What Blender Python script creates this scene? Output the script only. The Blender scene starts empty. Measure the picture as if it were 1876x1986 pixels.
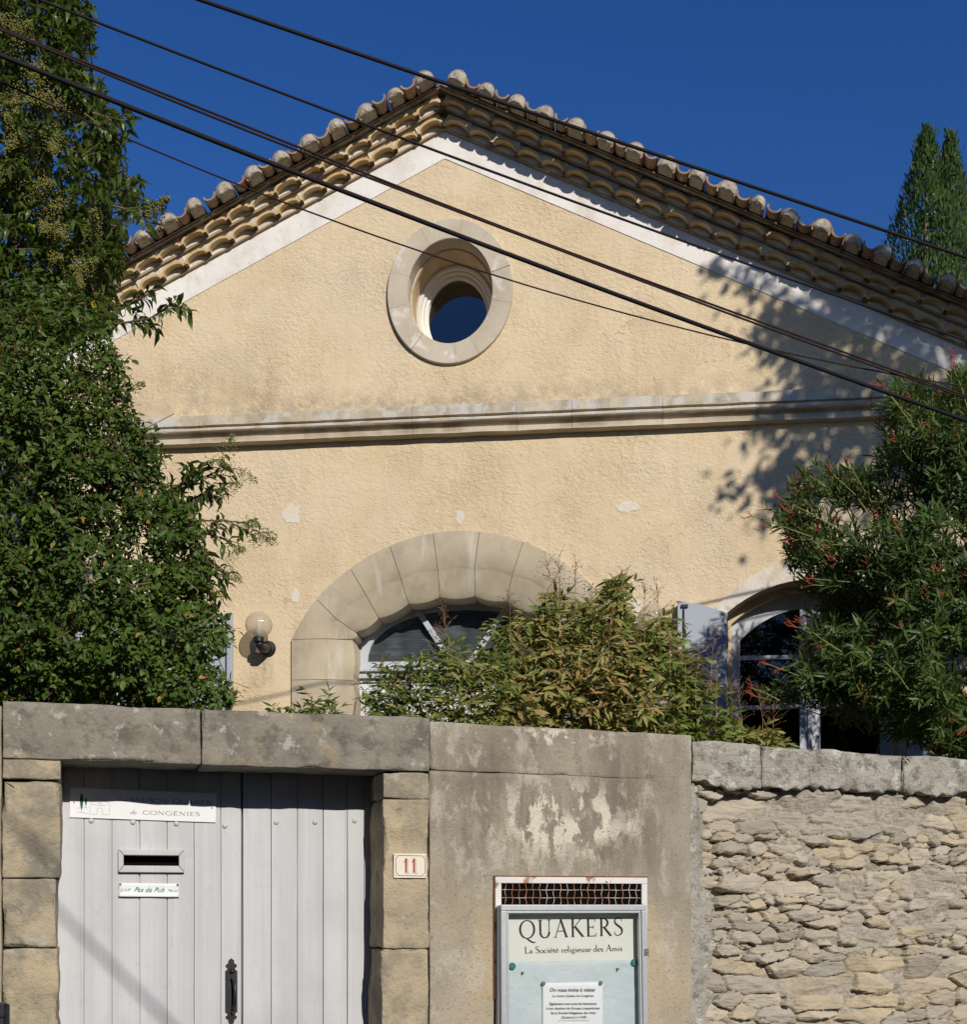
import bpy, bmesh, math, random
import numpy as np
from mathutils import Vector, Matrix
from mathutils.geometry import tessellate_polygon
R = math.radians
random.seed(11); rng = np.random.default_rng(11)
sc = bpy.context.scene
col = sc.collection

# ------------------------------------------------------------------ camera, sky, sun, exposure
F, CX, HY, EYE = 2500., 938., 1750., 1.5
cam_d = bpy.data.cameras.new('camera'); cam = bpy.data.objects.new('camera', cam_d); col.objects.link(cam)
cam.location = (0, 0, EYE); cam.rotation_euler = (R(90), 0, 0)
cam_d.sensor_fit = 'HORIZONTAL'; cam_d.sensor_width = 36; cam_d.lens = 36*F/1876
cam_d.shift_y = (HY-993)/1876; cam_d.clip_start = .05; cam_d.clip_end = 2000
sc.camera = cam
SUN_EL, SUN_AZ = R(27.7), R(22.6)          # azimuth: from "behind the camera" towards the right
SUN = Vector((math.sin(SUN_AZ)*math.cos(SUN_EL), -math.cos(SUN_AZ)*math.cos(SUN_EL), math.sin(SUN_EL)))
w = bpy.data.worlds.new('World'); sc.world = w; w.use_nodes = True
wn = w.node_tree; bg = wn.nodes['Background']
sky = wn.nodes.new('ShaderNodeTexSky'); sky.sky_type = 'NISHITA'; sky.sun_disc = False
sky.sun_elevation = SUN_EL; sky.sun_rotation = R(180)-SUN_AZ
sky.altitude = 300; sky.air_density = 1.0; sky.dust_density = .2; sky.ozone_density = 3.5
hs_ = wn.nodes.new('ShaderNodeHueSaturation'); hs_.inputs['Saturation'].default_value = 1.29; hs_.inputs['Hue'].default_value = .516
wn.links.new(sky.outputs[0], hs_.inputs['Color']); wn.links.new(hs_.outputs[0], bg.inputs[0]); bg.inputs[1].default_value = .087
sl = bpy.data.lights.new('sun', 'SUN'); sl.energy = 4.0; sl.angle = R(.53); sl.color = (1, .95, .86)
so = bpy.data.objects.new('sun', sl); col.objects.link(so)
so.rotation_euler = SUN.to_track_quat('Z', 'Y').to_euler()
sc.view_settings.view_transform = 'Standard'; sc.view_settings.look = 'None'
sc.view_settings.exposure = .1; sc.view_settings.gamma = 1
sc.cycles.max_bounces = 6; sc.cycles.transparent_max_bounces = 12

# ------------------------------------------------------------------ helpers
def W3(px, py, Y):                                       # a point of the place at distance Y
    return Vector(((px-CX)/F*Y, Y, EYE+(HY-py)/F*Y))
class Plane:                                             # a vertical wall plane with its own frame
    def __init__(s, px, D, d):
        s.yaw = math.atan2(d, F)
        s.n = Vector((math.sin(s.yaw), math.cos(s.yaw), 0)); s.t = Vector((math.cos(s.yaw), -math.sin(s.yaw), 0))
        s.o = Vector(((px-CX)/F*D, D, 0))
    def at(s, px, py, c=0):
        r = Vector(((px-CX)/F, 1, (HY-py)/F)); e = Vector((0, 0, EYE))
        k = (s.o-s.n*c-e).dot(s.n)/r.dot(s.n); p = e+r*k
        return (p-s.o).dot(s.t), p.z
    def world(s, u, v, c=0): return s.o+s.t*u-s.n*c+Vector((0, 0, v))
H = Plane(880, 10.9, 280); Wl = Plane(420, 6.25, -743)
hp, wp = H.at, Wl.at

def tag(o, label=None, cat=None, group=None, kind=None):
    if label: o['label'] = label
    if cat: o['category'] = cat
    if group: o['group'] = group
    if kind: o['kind'] = kind
    return o
def empty(name, loc=(0, 0, 0), yaw=0, **k):
    o = bpy.data.objects.new(name, None); col.objects.link(o); o.location = loc
    o.rotation_euler = (0, 0, -yaw); o.empty_display_size = .1
    return tag(o, **k)
def on(pl, u, v, c=0, name='thing', tilt=0, **k):        # an Empty fixed on a wall plane at (u, v)
    o = empty(name, pl.world(u, v, c), pl.yaw, **k)
    if tilt: o.rotation_euler = (Matrix.Rotation(-pl.yaw, 3, 'Z') @ Matrix.Rotation(tilt, 3, 'Y')).to_euler()
    return o
class MB:
    def __init__(s): s.v = []; s.f = []; s.m = []
    def add(s, vs, fs, mi=0):
        b = len(s.v); s.v += [tuple(x) for x in vs]; s.f += [tuple(i+b for i in f) for f in fs]; s.m += [mi]*len(fs); return s
    def box(s, x0, x1, y0, y1, z0, z1, mi=0):
        return s.add([(x, y, z) for x in (x0, x1) for y in (y0, y1) for z in (z0, z1)],
              [(0, 1, 3, 2), (4, 6, 7, 5), (0, 4, 5, 1), (2, 3, 7, 6), (0, 2, 6, 4), (1, 5, 7, 3)], mi)
    def prism(s, poly, y0, y1, mi=0):                     # polygon in (x,z) pushed through y
        n = len(poly)
        return s.add([(x, y0, z) for x, z in poly]+[(x, y1, z) for x, z in poly],
              [tuple(range(n)), tuple(range(2*n-1, n-1, -1))]+[(i, i+n, (i+1) % n+n, (i+1) % n) for i in range(n)], mi)
    def band(s, A, B, mi=0, closed=False):                # quads between two rows of 3D points
        n = len(A); m = n if closed else n-1
        return s.add(list(A)+list(B), [(i, (i+1) % n, (i+1) % n+n, i+n) for i in range(m)], mi)
    def grid(s, rows, mi=0, closed=False):               # one connected sheet from rows of points
        n = len(rows[0]); m = n if closed else n-1
        return s.add([p for r in rows for p in r], [(j*n+i, j*n+(i+1) % n, (j+1)*n+(i+1) % n, (j+1)*n+i) for j in range(len(rows)-1) for i in range(m)], mi)
    def tube(s, pts, r, n=8, mi=0, cap=True):
        pts = [Vector(p) for p in pts]; k = len(pts); rr = r if hasattr(r, '__len__') else [r]*k
        vs = []; up = None
        for i, p in enumerate(pts):
            d = (pts[min(i+1, k-1)]-pts[max(i-1, 0)])
            d = d.normalized() if d.length > 1e-9 else Vector((0, 0, 1))
            if up is None: up = d.orthogonal().normalized()
            up = (up-d*up.dot(d)); up = up.normalized() if up.length > 1e-6 else d.orthogonal().normalized()
            b = d.cross(up)
            vs += [p+(up*math.cos(a)+b*math.sin(a))*rr[i] for a in [2*math.pi*j/n for j in range(n)]]
        fs = [(i*n+j, i*n+(j+1) % n, (i+1)*n+(j+1) % n, (i+1)*n+j) for i in range(k-1) for j in range(n)]
        if cap: fs += [tuple(range(n-1, -1, -1)), tuple(range((k-1)*n, k*n))]
        return s.add(vs, fs, mi)
    def lathe(s, prof, n=24, c=(0, 0, 0), axis='z', mi=0, rib=None):
        vs = []
        for r, h in prof:
            for j in range(n):
                a = 2*math.pi*j/n; q = r*(1+(rib(a, h) if rib else 0))
                x, y, z = q*math.cos(a), q*math.sin(a), h
                if axis == 'y': x, y, z = x, h, y
                vs.append((c[0]+x, c[1]+y, c[2]+z))
        fs = [(i*n+j, i*n+(j+1) % n, (i+1)*n+(j+1) % n, (i+1)*n+j) for i in range(len(prof)-1) for j in range(n)]
        fs += [tuple(range(n-1, -1, -1)), tuple(range((len(prof)-1)*n, len(prof)*n))]
        return s.add(vs, fs, mi)
    def build(s, name, mats, parent=None, smooth=False, bevel=0, recalc=True, angle=None):
        me = bpy.data.meshes.new(name); me.from_pydata(s.v, [], s.f)
        mats = mats if isinstance(mats, (list, tuple)) else [mats]
        for m in mats: me.materials.append(m)
        me.polygons.foreach_set('material_index', s.m)
        if recalc:
            bm = bmesh.new(); bm.from_mesh(me); bmesh.ops.recalc_face_normals(bm, faces=bm.faces); bm.to_mesh(me); bm.free()
        if smooth or angle: me.polygons.foreach_set('use_smooth', [True]*len(me.polygons))
        if angle: me.set_sharp_from_angle(angle=R(angle))
        o = bpy.data.objects.new(name, me); col.objects.link(o); o.parent = parent
        if bevel:
            b = o.modifiers.new('bevel', 'BEVEL'); b.width = bevel; b.segments = 2; b.limit_method = 'ANGLE'
        return o

# numpy value noise ------------------------------------------------------------
def _h(ix, iy, iz, seed):
    n = (ix.astype(np.int64)*374761393+iy.astype(np.int64)*668265263+iz.astype(np.int64)*2147483647+seed*1013904223) & 0xffffffff
    n = ((n ^ (n >> 13))*1274126177) & 0xffffffff; n = ((n ^ (n >> 15))*2246822519) & 0xffffffff
    return ((n ^ (n >> 16)) & 0xffffff)/float(0xffffff)
def vnoise(x, y, z=0, seed=0):
    x, y, z = np.broadcast_arrays(np.asarray(x, float), np.asarray(y, float), np.asarray(z, float))
    ix, iy, iz = np.floor(x), np.floor(y), np.floor(z); fx, fy, fz = x-ix, y-iy, z-iz
    fx, fy, fz = [f*f*(3-2*f) for f in (fx, fy, fz)]; o = 0
    for a in (0, 1):
        for b in (0, 1):
            for c in (0, 1):
                o = o+_h(ix+a, iy+b, iz+c, seed)*(fx if a else 1-fx)*(fy if b else 1-fy)*(fz if c else 1-fz)
    return o*2-1
def fbm(x, y, z=0, seed=0, o=4):
    s = 0; a = 1; t = 0
    for i in range(o):
        f = 2**i; s = s+a*vnoise(np.asarray(x)*f+7.3*i, np.asarray(y)*f+3.1*i, np.asarray(z)*f, seed+i); t += a; a *= .5
    return s/t

def rough_block(x0, x1, y0, y1, z0, z1, res=.025, r=.012, amp=.006, freq=7, seed=0, chip=.0, shear=None):
    """a hewn stone block: rounded box lattice pushed about by noise"""
    n, ax_ = [], []
    for a, b in ((x0, x1), (y0, y1), (z0, z1)):
        L = b-a; k = max(2, int(round((L-2*r)/res))); q = [0, r*.35/L, r/L]+[r/L+(1-2*r/L)*i/k for i in range(1, k)]+[1-r/L, 1-r*.35/L, 1.]; ax_.append(q); n.append(len(q)-1)
    idx = {}; vs = []; fs = []
    def vid(i, j, k):
        if (i, j, k) not in idx: idx[(i, j, k)] = len(vs); vs.append((ax_[0][i], ax_[1][j], ax_[2][k]))
        return idx[(i, j, k)]
    for ax in range(3):
        b, c = [a for a in range(3) if a != ax]
        for s in (0, n[ax]):
            for i in range(n[b]):
                for j in range(n[c]):
                    q = []
                    for di, dj in ((0, 0), (1, 0), (1, 1), (0, 1)):
                        p = [0, 0, 0]; p[ax] = s; p[b] = i+di; p[c] = j+dj; q.append(vid(*p))
                    fs.append(tuple(q))
    V = np.array(vs)*np.array([x1-x0, y1-y0, z1-z0])+np.array([x0, y0, z0])
    lo = np.array([x0, y0, z0])+r; hi = np.array([x1, y1, z1])-r
    C = np.clip(V, lo, hi); D = V-C; L = np.linalg.norm(D, axis=1, keepdims=True)+1e-9; N = D/L
    edge = np.clip((np.abs(D) > 1e-6).sum(1)-1, 0, 1)
    V = C+N*r
    d = amp*fbm(V[:, 0]*freq+seed*5.7, V[:, 1]*freq+9, V[:, 2]*freq, seed, 4)
    if chip: d = d-chip*np.clip(fbm(V[:, 0]*5, V[:, 1]*5+seed*3, V[:, 2]*5, seed+50, 3)-.05, 0, 1)*(edge+.25)
    V = V+N*d[:, None]
    if shear: V[:, 2] += (V[:, 0]-x0)*shear
    return [tuple(p) for p in V], fs

# ------------------------------------------------------------------ materials
def nd(nt, t, at=None, **kw):
    n = nt.nodes.new('ShaderNode'+t)
    for k, v in (at or {}).items(): setattr(n, k, v)
    for k, v in kw.items():
        s = n.inputs[k] if k in n.inputs else n.inputs[int(k[1:])]
        if hasattr(v, 'is_output'): nt.links.new(v, s)
        else: s.default_value = (tuple(v)+(1,) if hasattr(v, '__len__') and len(v) == 3 and s.type == 'RGBA' else v)
    return n
def newmat(name):
    m = bpy.data.materials.new(name); m.use_nodes = True; nt = m.node_tree
    return m, nt, nt.nodes['Principled BSDF']
def mixc(nt, fac, a, b):
    n = nt.nodes.new('ShaderNodeMix'); n.data_type = 'RGBA'
    for s, v in ((n.inputs[0], fac), (n.inputs[6], a), (n.inputs[7], b)):
        if hasattr(v, 'is_output'): nt.links.new(v, s)
        else: s.default_value = tuple(v)+(1,) if hasattr(v, '__len__') else v
    return n.outputs[2]
def rng_(nt, v, lo, hi, a=0., b=1.):
    n = nd(nt, 'MapRange', at={'clamp': True}); nt.links.new(v, n.inputs[0])
    for i, q in enumerate((lo, hi, a, b)): n.inputs[i+1].default_value = q
    return n.outputs[0]
def mth(nt, op, a, b=0.):
    n = nd(nt, 'Math', at={'operation': op})
    for i, v in ((0, a), (1, b)):
        if hasattr(v, 'is_output'): nt.links.new(v, n.inputs[i])
        else: n.inputs[i].default_value = v
    return n.outputs[0]
def rocky(name, cols, scale=2., detail=6, rough=.9, bumps=(), over=(), stretch=(1, 1, 1), spec=.2, metal=0., seed=0.):
    """procedural surface: noise between colours, overlays (stains, lichen, wear), summed noise bumps"""
    m, nt, b = newmat(name)
    co = nd(nt, 'TexCoord').outputs['Object']
    def noise(sc_, det=6, st=(1, 1, 1), off=0., ro=.6):
        mp = nd(nt, 'Mapping', Vector=co, Scale=st, Location=(off+seed, off*.7, off*.3+seed))
        return nd(nt, 'TexNoise', Vector=mp.outputs[0], Scale=sc_, Detail=det, Roughness=ro).outputs[0]
    rp = nd(nt, 'ValToRGB', Fac=noise(scale, detail, stretch))
    el = rp.color_ramp.elements; n = len(cols)
    while len(el) < n: el.new(.5)
    for i, c in enumerate(cols): el[i].position = .3+.4*i/max(1, n-1); el[i].color = tuple(c)+(1,)
    c = rp.outputs[0]
    for k, o in enumerate(over):
        f = rng_(nt, noise(o.get('scale', 3), o.get('det', 7), o.get('st', (1, 1, 1)), 11.3*(k+1), o.get('ro', .65)), o.get('lo', .5), o.get('hi', .6), 0, o.get('amt', 1.))
        if 'loc' in o:                                     # confined to an ellipsoid patch of the wall
            ctr, rad = o['loc']
            v = nd(nt, 'VectorMath', at={'operation': 'SUBTRACT'}); nt.links.new(co, v.inputs[0]); v.inputs[1].default_value = ctr
            v2 = nd(nt, 'VectorMath', at={'operation': 'DIVIDE'}); nt.links.new(v.outputs[0], v2.inputs[0]); v2.inputs[1].default_value = rad
            v3 = nd(nt, 'VectorMath', at={'operation': 'LENGTH'}); nt.links.new(v2.outputs[0], v3.inputs[0])
            f = mth(nt, 'MULTIPLY', f, rng_(nt, v3.outputs[1], 1., o.get('soft', .4), 0, 1))
        if 'crack' in o:                                   # hairline cracks: cell borders, broken up by the noise
            wv = nd(nt, 'VectorMath', at={'operation': 'ADD'}); nt.links.new(co, wv.inputs[0])
            nt.links.new(nd(nt, 'TexNoise', Vector=co, Scale=3., Detail=5.).outputs['Color'], wv.inputs[1])
            ve = nd(nt, 'TexVoronoi', at={'feature': 'DISTANCE_TO_EDGE'}, Vector=wv.outputs[0], Scale=o['crack']).outputs['Distance']
            f = mth(nt, 'MULTIPLY', f, rng_(nt, ve, .001, .006, 1, 0))
        c = mixc(nt, f, c, o['col'])
    nt.links.new(c, b.inputs['Base Color']); b.inputs['Roughness'].default_value = rough
    b.inputs['Specular IOR Level'].default_value = spec; b.inputs['Metallic'].default_value = metal
    last = None
    for k, q in enumerate(bumps):
        s_, strength, dist = q[:3]
        if len(q) > 3 and q[3] == 'v':
            t = nd(nt, 'TexVoronoi', Vector=nd(nt, 'Mapping', Vector=co, Location=(k, k, k)).outputs[0], Scale=s_).outputs[0]
        else: t = noise(s_, 5, q[3] if len(q) > 3 else (1, 1, 1), 3.1*(k+2), .6)
        if len(q) > 4: t = rng_(nt, t, q[4][0], q[4][1])
        bp = nd(nt, 'Bump', Height=t, Strength=strength, Distance=dist)
        if len(q) > 5: nt.links.new(rng_(nt, noise(q[5], 4, (1, 1, 1), 5.7*k), .32, .68, .12*q[1], q[1]), bp.inputs['Strength'])
        if last: nt.links.new(last.outputs[0], bp.inputs['Normal'])
        last = bp
    if last: nt.links.new(last.outputs[0], b.inputs['Normal'])
    return m
def plain(name, c, rough=.5, metal=0., spec=.4): 
    return rocky(name, [tuple(x*.9 for x in c), tuple(min(1, x*1.08) for x in c)], 9, 3, rough, (), (), spec=spec, metal=metal)
def leafmat(name, cols, gloss=.35, trans=.25, rough=.4, extra=None):
    m, nt, b = newmat(name)
    a = nd(nt, 'Attribute', at={'attribute_name': 'rnd'}).outputs['Fac']
    rp = nd(nt, 'ValToRGB', Fac=a); el = rp.color_ramp.elements
    while len(el) < len(cols): el.new(.5)
    for i, (p, c) in enumerate(cols): el[i].position = p; el[i].color = tuple(c)+(1,)
    co = nd(nt, 'TexCoord').outputs['Object']
    nz = nd(nt, 'TexNoise', Vector=co, Scale=60., Detail=3.).outputs[0]
    c = mixc(nt, rng_(nt, nz, .35, .75, 0, .35), rp.outputs[0], tuple(x*.6 for x in cols[0][1]))
    nt.links.new(c, b.inputs['Base Color']); b.inputs['Roughness'].default_value = rough
    b.inputs['Specular IOR Level'].default_value = gloss
    t = nd(nt, 'BsdfTranslucent', Color=mixc(nt, .5, c, (.25, .35, .04)))
    mx = nd(nt, 'MixShader', Fac=trans); nt.links.new(b.outputs[0], mx.inputs[1]); nt.links.new(t.outputs[0], mx.inputs[2])
    nt.links.new(mx.outputs[0], nt.nodes['Material Output'].inputs[0])
    return m
def glassmat(name, tint=(.75, .8, .85), ior=1.9, rough=.0):
    m, nt, b = newmat(name)
    g = nd(nt, 'BsdfGlossy', Roughness=rough); t = nd(nt, 'BsdfTransparent', Color=tint); f = nd(nt, 'Fresnel', IOR=ior)
    mx = nd(nt, 'MixShader', Fac=f.outputs[0]); nt.links.new(t.outputs[0], mx.inputs[1]); nt.links.new(g.outputs[0], mx.inputs[2])
    nt.links.new(mx.outputs[0], nt.nodes['Material Output'].inputs[0])
    return m

vS = hp(900, 760)[1]                                     # just above the string course
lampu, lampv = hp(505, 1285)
M = {}
M['plaster'] = rocky('ochre_plaster', [(.61, .475, .30), (.66, .525, .345), (.70, .57, .39)], 1.3, 8, .95,
    [(27, .5, .013, (1, 1, 1.25), (.36, .60), 1.7), (75, .55, .008, (1, 1, 1.1), (.35, .62), 2.6), (9, .3, .02)],
    [dict(scale=5, lo=.5, hi=.75, col=(.54, .385, .215), amt=.35), dict(scale=2.2, lo=.52, hi=.7, col=(.67, .55, .385), amt=.4),
     dict(scale=1.1, lo=.50, hi=.54, col=(.28, .20, .12), amt=.7, crack=1.3), dict(scale=5, lo=.5, hi=.68, col=(.50, .36, .20), amt=.25, st=(2.2, 1, .22)), dict(scale=.9, lo=.48, hi=.62, col=(.66, .535, .385), amt=.6),
     dict(scale=34, lo=.63, hi=.70, col=(.30, .20, .11), amt=.65, st=(1, 1, 1.9)),
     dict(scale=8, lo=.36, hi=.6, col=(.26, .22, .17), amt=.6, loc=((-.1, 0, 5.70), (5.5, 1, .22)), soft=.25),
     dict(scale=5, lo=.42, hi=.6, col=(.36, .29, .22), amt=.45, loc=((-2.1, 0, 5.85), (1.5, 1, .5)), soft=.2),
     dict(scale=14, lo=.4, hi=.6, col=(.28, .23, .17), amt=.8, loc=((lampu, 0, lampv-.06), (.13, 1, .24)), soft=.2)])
M['white_plaster'] = rocky('white_limewash', [(.62, .57, .52), (.74, .70, .66), (.78, .75, .72)], 3, 8, .9,
    [(40, .3, .008), (8, .2, .01)], [dict(scale=6, lo=.52, hi=.7, col=(.56, .46, .34), amt=.5, st=(1, 1, .5)), dict(scale=18, lo=.6, hi=.66, col=(.45, .40, .35), amt=.35)])
M['patch'] = rocky('smooth_filler', [(.62, .555, .46), (.70, .64, .55)], 9, 6, .9, [(40, .4, .006)], [dict(scale=16, lo=.5, hi=.6, col=(.66, .54, .38), amt=.6)])
M['genoise'] = rocky('limewashed_mortar', [(.47, .40, .29), (.61, .545, .44), (.69, .64, .55)], 5, 7, .9, [(45, .5, .008), (14, .4, .012)],
    [dict(scale=7, lo=.55, hi=.7, col=(.42, .27, .12), amt=.55)])
M['genoise_tile'] = rocky('old_lime_coated_tile', [(.46, .30, .13), (.54, .39, .20), (.62, .51, .34)], 6, 6, .85, [(50, .4, .006)],
    [dict(scale=9, lo=.55, hi=.7, col=(.36, .20, .08), amt=.5)])
M['slab'] = rocky('weathered_tile_course', [(.24, .165, .10), (.36, .26, .16), (.48, .38, .26)], 8, 6, .9, [(40, .5, .006)])
M['bed'] = rocky('dark_roof_mortar', [(.14, .105, .07), (.26, .195, .135), (.40, .33, .26)], 7, 7, .95, [(25, .8, .02), (80, .5, .006)])
M['terracotta'] = rocky('terracotta_tile', [(.25, .12, .065), (.33, .20, .12), (.36, .29, .21)], 7, 6, .85, [(40, .4, .006)],
    [dict(scale=8, lo=.42, hi=.58, col=(.21, .18, .145), amt=.8), dict(scale=17, lo=.58, hi=.64, col=(.5, .47, .40), amt=.6)])
M['mortar_disc'] = rocky('pale_cement_mortar', [(.29, .245, .185), (.40, .35, .28), (.49, .44, .36)], 16, 7, .95, [(50, .9, .014), (140, .6, .004)],
    [dict(scale=30, lo=.58, hi=.66, col=(.2, .17, .14), amt=.7)])
M['limestone'] = rocky('dressed_limestone', [(.38, .315, .215), (.45, .38, .27), (.50, .43, .315)], 2.4, 7, .9, [(60, .25, .005), (14, .25, .006)],
    [dict(scale=4, lo=.5, hi=.68, col=(.31, .265, .20), amt=.6), dict(scale=3.5, lo=.58, hi=.72, col=(.58, .54, .46), amt=.7, st=(2.5, 1, .4)), dict(scale=90, lo=.64, hi=.68, col=(.25, .2, .14), amt=.5)])
M['oculus_stone'] = rocky('oculus_limestone', [(.43, .36, .26), (.50, .43, .33), (.54, .48, .38)], 3, 7, .9, [(50, .3, .006), (15, .3, .008)],
    [dict(scale=5.5, lo=.56, hi=.64, col=(.66, .60, .53), amt=.85), dict(scale=70, lo=.64, hi=.68, col=(.3, .24, .17), amt=.5)])
M['oculus_inner'] = rocky('oculus_reveal_plaster', [(.45, .35, .22), (.55, .44, .29), (.58, .50, .38)], 3, 7, .9, [(30, .4, .01)],
    [dict(scale=4, lo=.5, hi=.6, col=(.48, .24, .08), amt=.6)])
M['string'] = rocky('lichen_stained_stone', [(.44, .365, .26), (.54, .46, .345), (.60, .53, .43)], 3, 8, .92, [(45, .4, .008), (10, .3, .01)],
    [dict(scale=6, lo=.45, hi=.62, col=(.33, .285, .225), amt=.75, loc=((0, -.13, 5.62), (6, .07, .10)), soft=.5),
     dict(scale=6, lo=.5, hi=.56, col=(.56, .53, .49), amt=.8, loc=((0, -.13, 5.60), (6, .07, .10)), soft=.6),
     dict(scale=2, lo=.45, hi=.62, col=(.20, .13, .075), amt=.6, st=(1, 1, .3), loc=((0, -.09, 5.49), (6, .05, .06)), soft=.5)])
M['jamb_stone'] = rocky('yellow_sandstone', [(.31, .26, .185), (.41, .34, .23), (.51, .405, .245)], 3.2, 9, .93, [(48, .8, .012), (14, .6, .016), (130, .6, .004)],
    [dict(scale=3.6, lo=.47, hi=.6, col=(.21, .19, .15), amt=.85, det=10, ro=.7), dict(scale=7, lo=.6, hi=.66, col=(.46, .42, .35), amt=.6), dict(scale=60, lo=.64, hi=.69, col=(.16, .13, .09), amt=.6)])
M['lintel_stone'] = rocky('grey_weathered_stone', [(.175, .155, .125), (.235, .21, .17), (.29, .26, .215)], 6, 10, .95, [(60, .7, .01), (14, .5, .014), (160, .6, .004)],
    [dict(scale=8, lo=.5, hi=.6, col=(.125, .11, .09), amt=.8, det=10, ro=.72), dict(scale=11, lo=.585, hi=.63, col=(.44, .41, .35), amt=.75, det=10, ro=.72), dict(scale=5, lo=.58, hi=.68, col=(.36, .28, .17), amt=.6), dict(scale=110, lo=.66, hi=.7, col=(.6, .57, .5), amt=.7)])
pu, pv = wp(1100, 1600); pu2, pv2 = wp(1085, 1430)
M['cement'] = rocky('grimy_cement_render', [(.28, .24, .18), (.345, .30, .23), (.40, .35, .27)], 3, 10, .95, [(90, .7, .007), (25, .45, .010), (7, .3, .014)],
    [dict(scale=2.6, lo=.34, hi=.58, col=(.175, .148, .112), amt=.85, st=(1.4, 1, .6), loc=((pu, 0, pv+.2), (.95, 2, .62)), soft=.5, det=10, ro=.68),
     dict(scale=5, lo=.5, hi=.6, col=(.15, .128, .10), amt=.55, st=(1.8, 1, .3), loc=((pu, 0, pv+.1), (1.2, 2, .8)), soft=.4, det=10, ro=.7),
     dict(scale=3, lo=.46, hi=.62, col=(.47, .37, .23), amt=.6, st=(1.3, 1, .6), loc=((pu, 0, pv-.72), (1.2, 2, .75)), soft=.4, det=9),
     dict(scale=6, lo=.53, hi=.6, col=(.46, .42, .35), amt=.6, st=(1.2, 1, .7), det=11, ro=.7),
     dict(scale=12, lo=.53, hi=.55, col=(.60, .54, .43), amt=.95, st=(1, 1, .42), loc=((pu, 0, pv+.02), (.56, 2, .26)), soft=.45, det=12, ro=.72),
     dict(scale=10, lo=.49, hi=.51, col=(.60, .54, .43), amt=.95, st=(1, 1, .6), loc=((pu-.0, 0, pv-.03), (.42, 2, .10)), soft=.5, det=12, ro=.72),
     dict(scale=12, lo=.535, hi=.555, col=(.60, .54, .43), amt=.95, st=(1, 1, .8), loc=((pu2, 0, pv2), (.36, 2, .07)), soft=.3, det=12, ro=.72),
     dict(scale=60, lo=.56, hi=.64, col=(.15, .125, .095), amt=.55), dict(scale=130, lo=.63, hi=.69, col=(.55, .5, .42), amt=.55)])
M['coping'] = rocky('lichened_coping_stone', [(.29, .265, .215), (.37, .34, .285), (.43, .40, .345)], 4.5, 9, .97, [(45, .9, .018), (15, .7, .025), (130, .7, .005)],
    [dict(scale=14, lo=.5, hi=.6, col=(.16, .147, .125), amt=.8, det=10, ro=.72), dict(scale=9, lo=.575, hi=.63, col=(.58, .55, .50), amt=.7)])
M['gate_paint'] = rocky('pale_grey_gate_paint', [(.46, .46, .475), (.515, .515, .53), (.54, .54, .55)], 3, 6, .62, [(30, .25, .003, (3, 3, .15))],
    [dict(scale=6, lo=.62, hi=.7, col=(.36, .35, .34), amt=.4, st=(2, 2, .5)), dict(scale=40, lo=.66, hi=.69, col=(.34, .31, .28), amt=.65, st=(2, 2, .25)), dict(scale=30, lo=.60, hi=.66, col=(.40, .385, .37), amt=.5, st=(4, 4, .10)), dict(scale=4, lo=.45, hi=.65, col=(.38, .36, .345), amt=.5, loc=((.3, .33, .7), (1.2, 1, .5)), soft=.2), dict(scale=9, lo=.6, hi=.68, col=(.44, .40, .35), amt=.45), dict(scale=1.6, lo=.45, hi=.6, col=(.39, .39, .395), amt=.45, st=(6, 1, .12))], spec=.35)
M['shutter'] = rocky('blue_grey_shutter_paint', [(.33, .36, .41), (.37, .40, .455)], 3, 5, .55, [(30, .15, .002, (3, 3, .2))], spec=.35)
M['frame_paint'] = rocky('pale_blue_grey_frame_paint', [(.44, .46, .50), (.50, .52, .56)], 5, 5, .5, [(40, .15, .002)], spec=.4)
M['door_white'] = rocky('off_white_door_paint', [(.60, .60, .60), (.66, .66, .65)], 5, 5, .55, [(40, .15, .002)], spec=.4)
M['white_frame'] = rocky('cream_window_paint', [(.60, .57, .51), (.66, .63, .58)], 5, 5, .5, [(40, .1, .002)], spec=.4)
M['black_iron'] = rocky('black_iron', [(.012, .012, .014), (.028, .028, .032)], 30, 5, .42, [(120, .3, .002)], [dict(scale=22, lo=.62, hi=.72, col=(.12, .06, .035), amt=.6)], spec=.5, metal=.3)
M['black'] = plain('black_plastic', (.015, .015, .017), .4)
M['dark_fill'] = plain('painted_dark', (.006, .005, .005), .9, spec=0.)  # near-black colour standing in for unlit depth
M['alu'] = rocky('brushed_aluminium', [(.46, .475, .50), (.52, .535, .555)], 40, 3, .42, [(90, .1, .001, (1, 1, .1))], spec=.5, metal=.55)
M['rust_white'] = rocky('rusting_white_paint', [(.60, .57, .54), (.68, .66, .63)], 6, 6, .7, [(60, .4, .003)],
    [dict(scale=11, lo=.56, hi=.62, col=(.30, .11, .035), amt=.9), dict(scale=24, lo=.63, hi=.67, col=(.14, .055, .025), amt=.9)], spec=.3)
M['rust'] = rocky('rust', [(.11, .045, .02), (.22, .09, .035)], 20, 6, .9, [(80, .6, .003)])
M['mesh_wire'] = rocky('rusty_white_wire', [(.48, .40, .31), (.58, .51, .43)], 20, 5, .8, [], [dict(scale=14, lo=.44, hi=.54, col=(.28, .11, .04), amt=.9)])
M['paper'] = rocky('cream_paper', [(.66, .655, .60), (.70, .69, .64)], 5, 3, .9, [(4, .2, .02)], spec=.1)
M['blue_paper'] = rocky('pale_blue_paper', [(.47, .53, .555), (.53, .58, .60)], 3.5, 4, .9, [(5, .8, .03), (14, .3, .01)], spec=.1)
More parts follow.
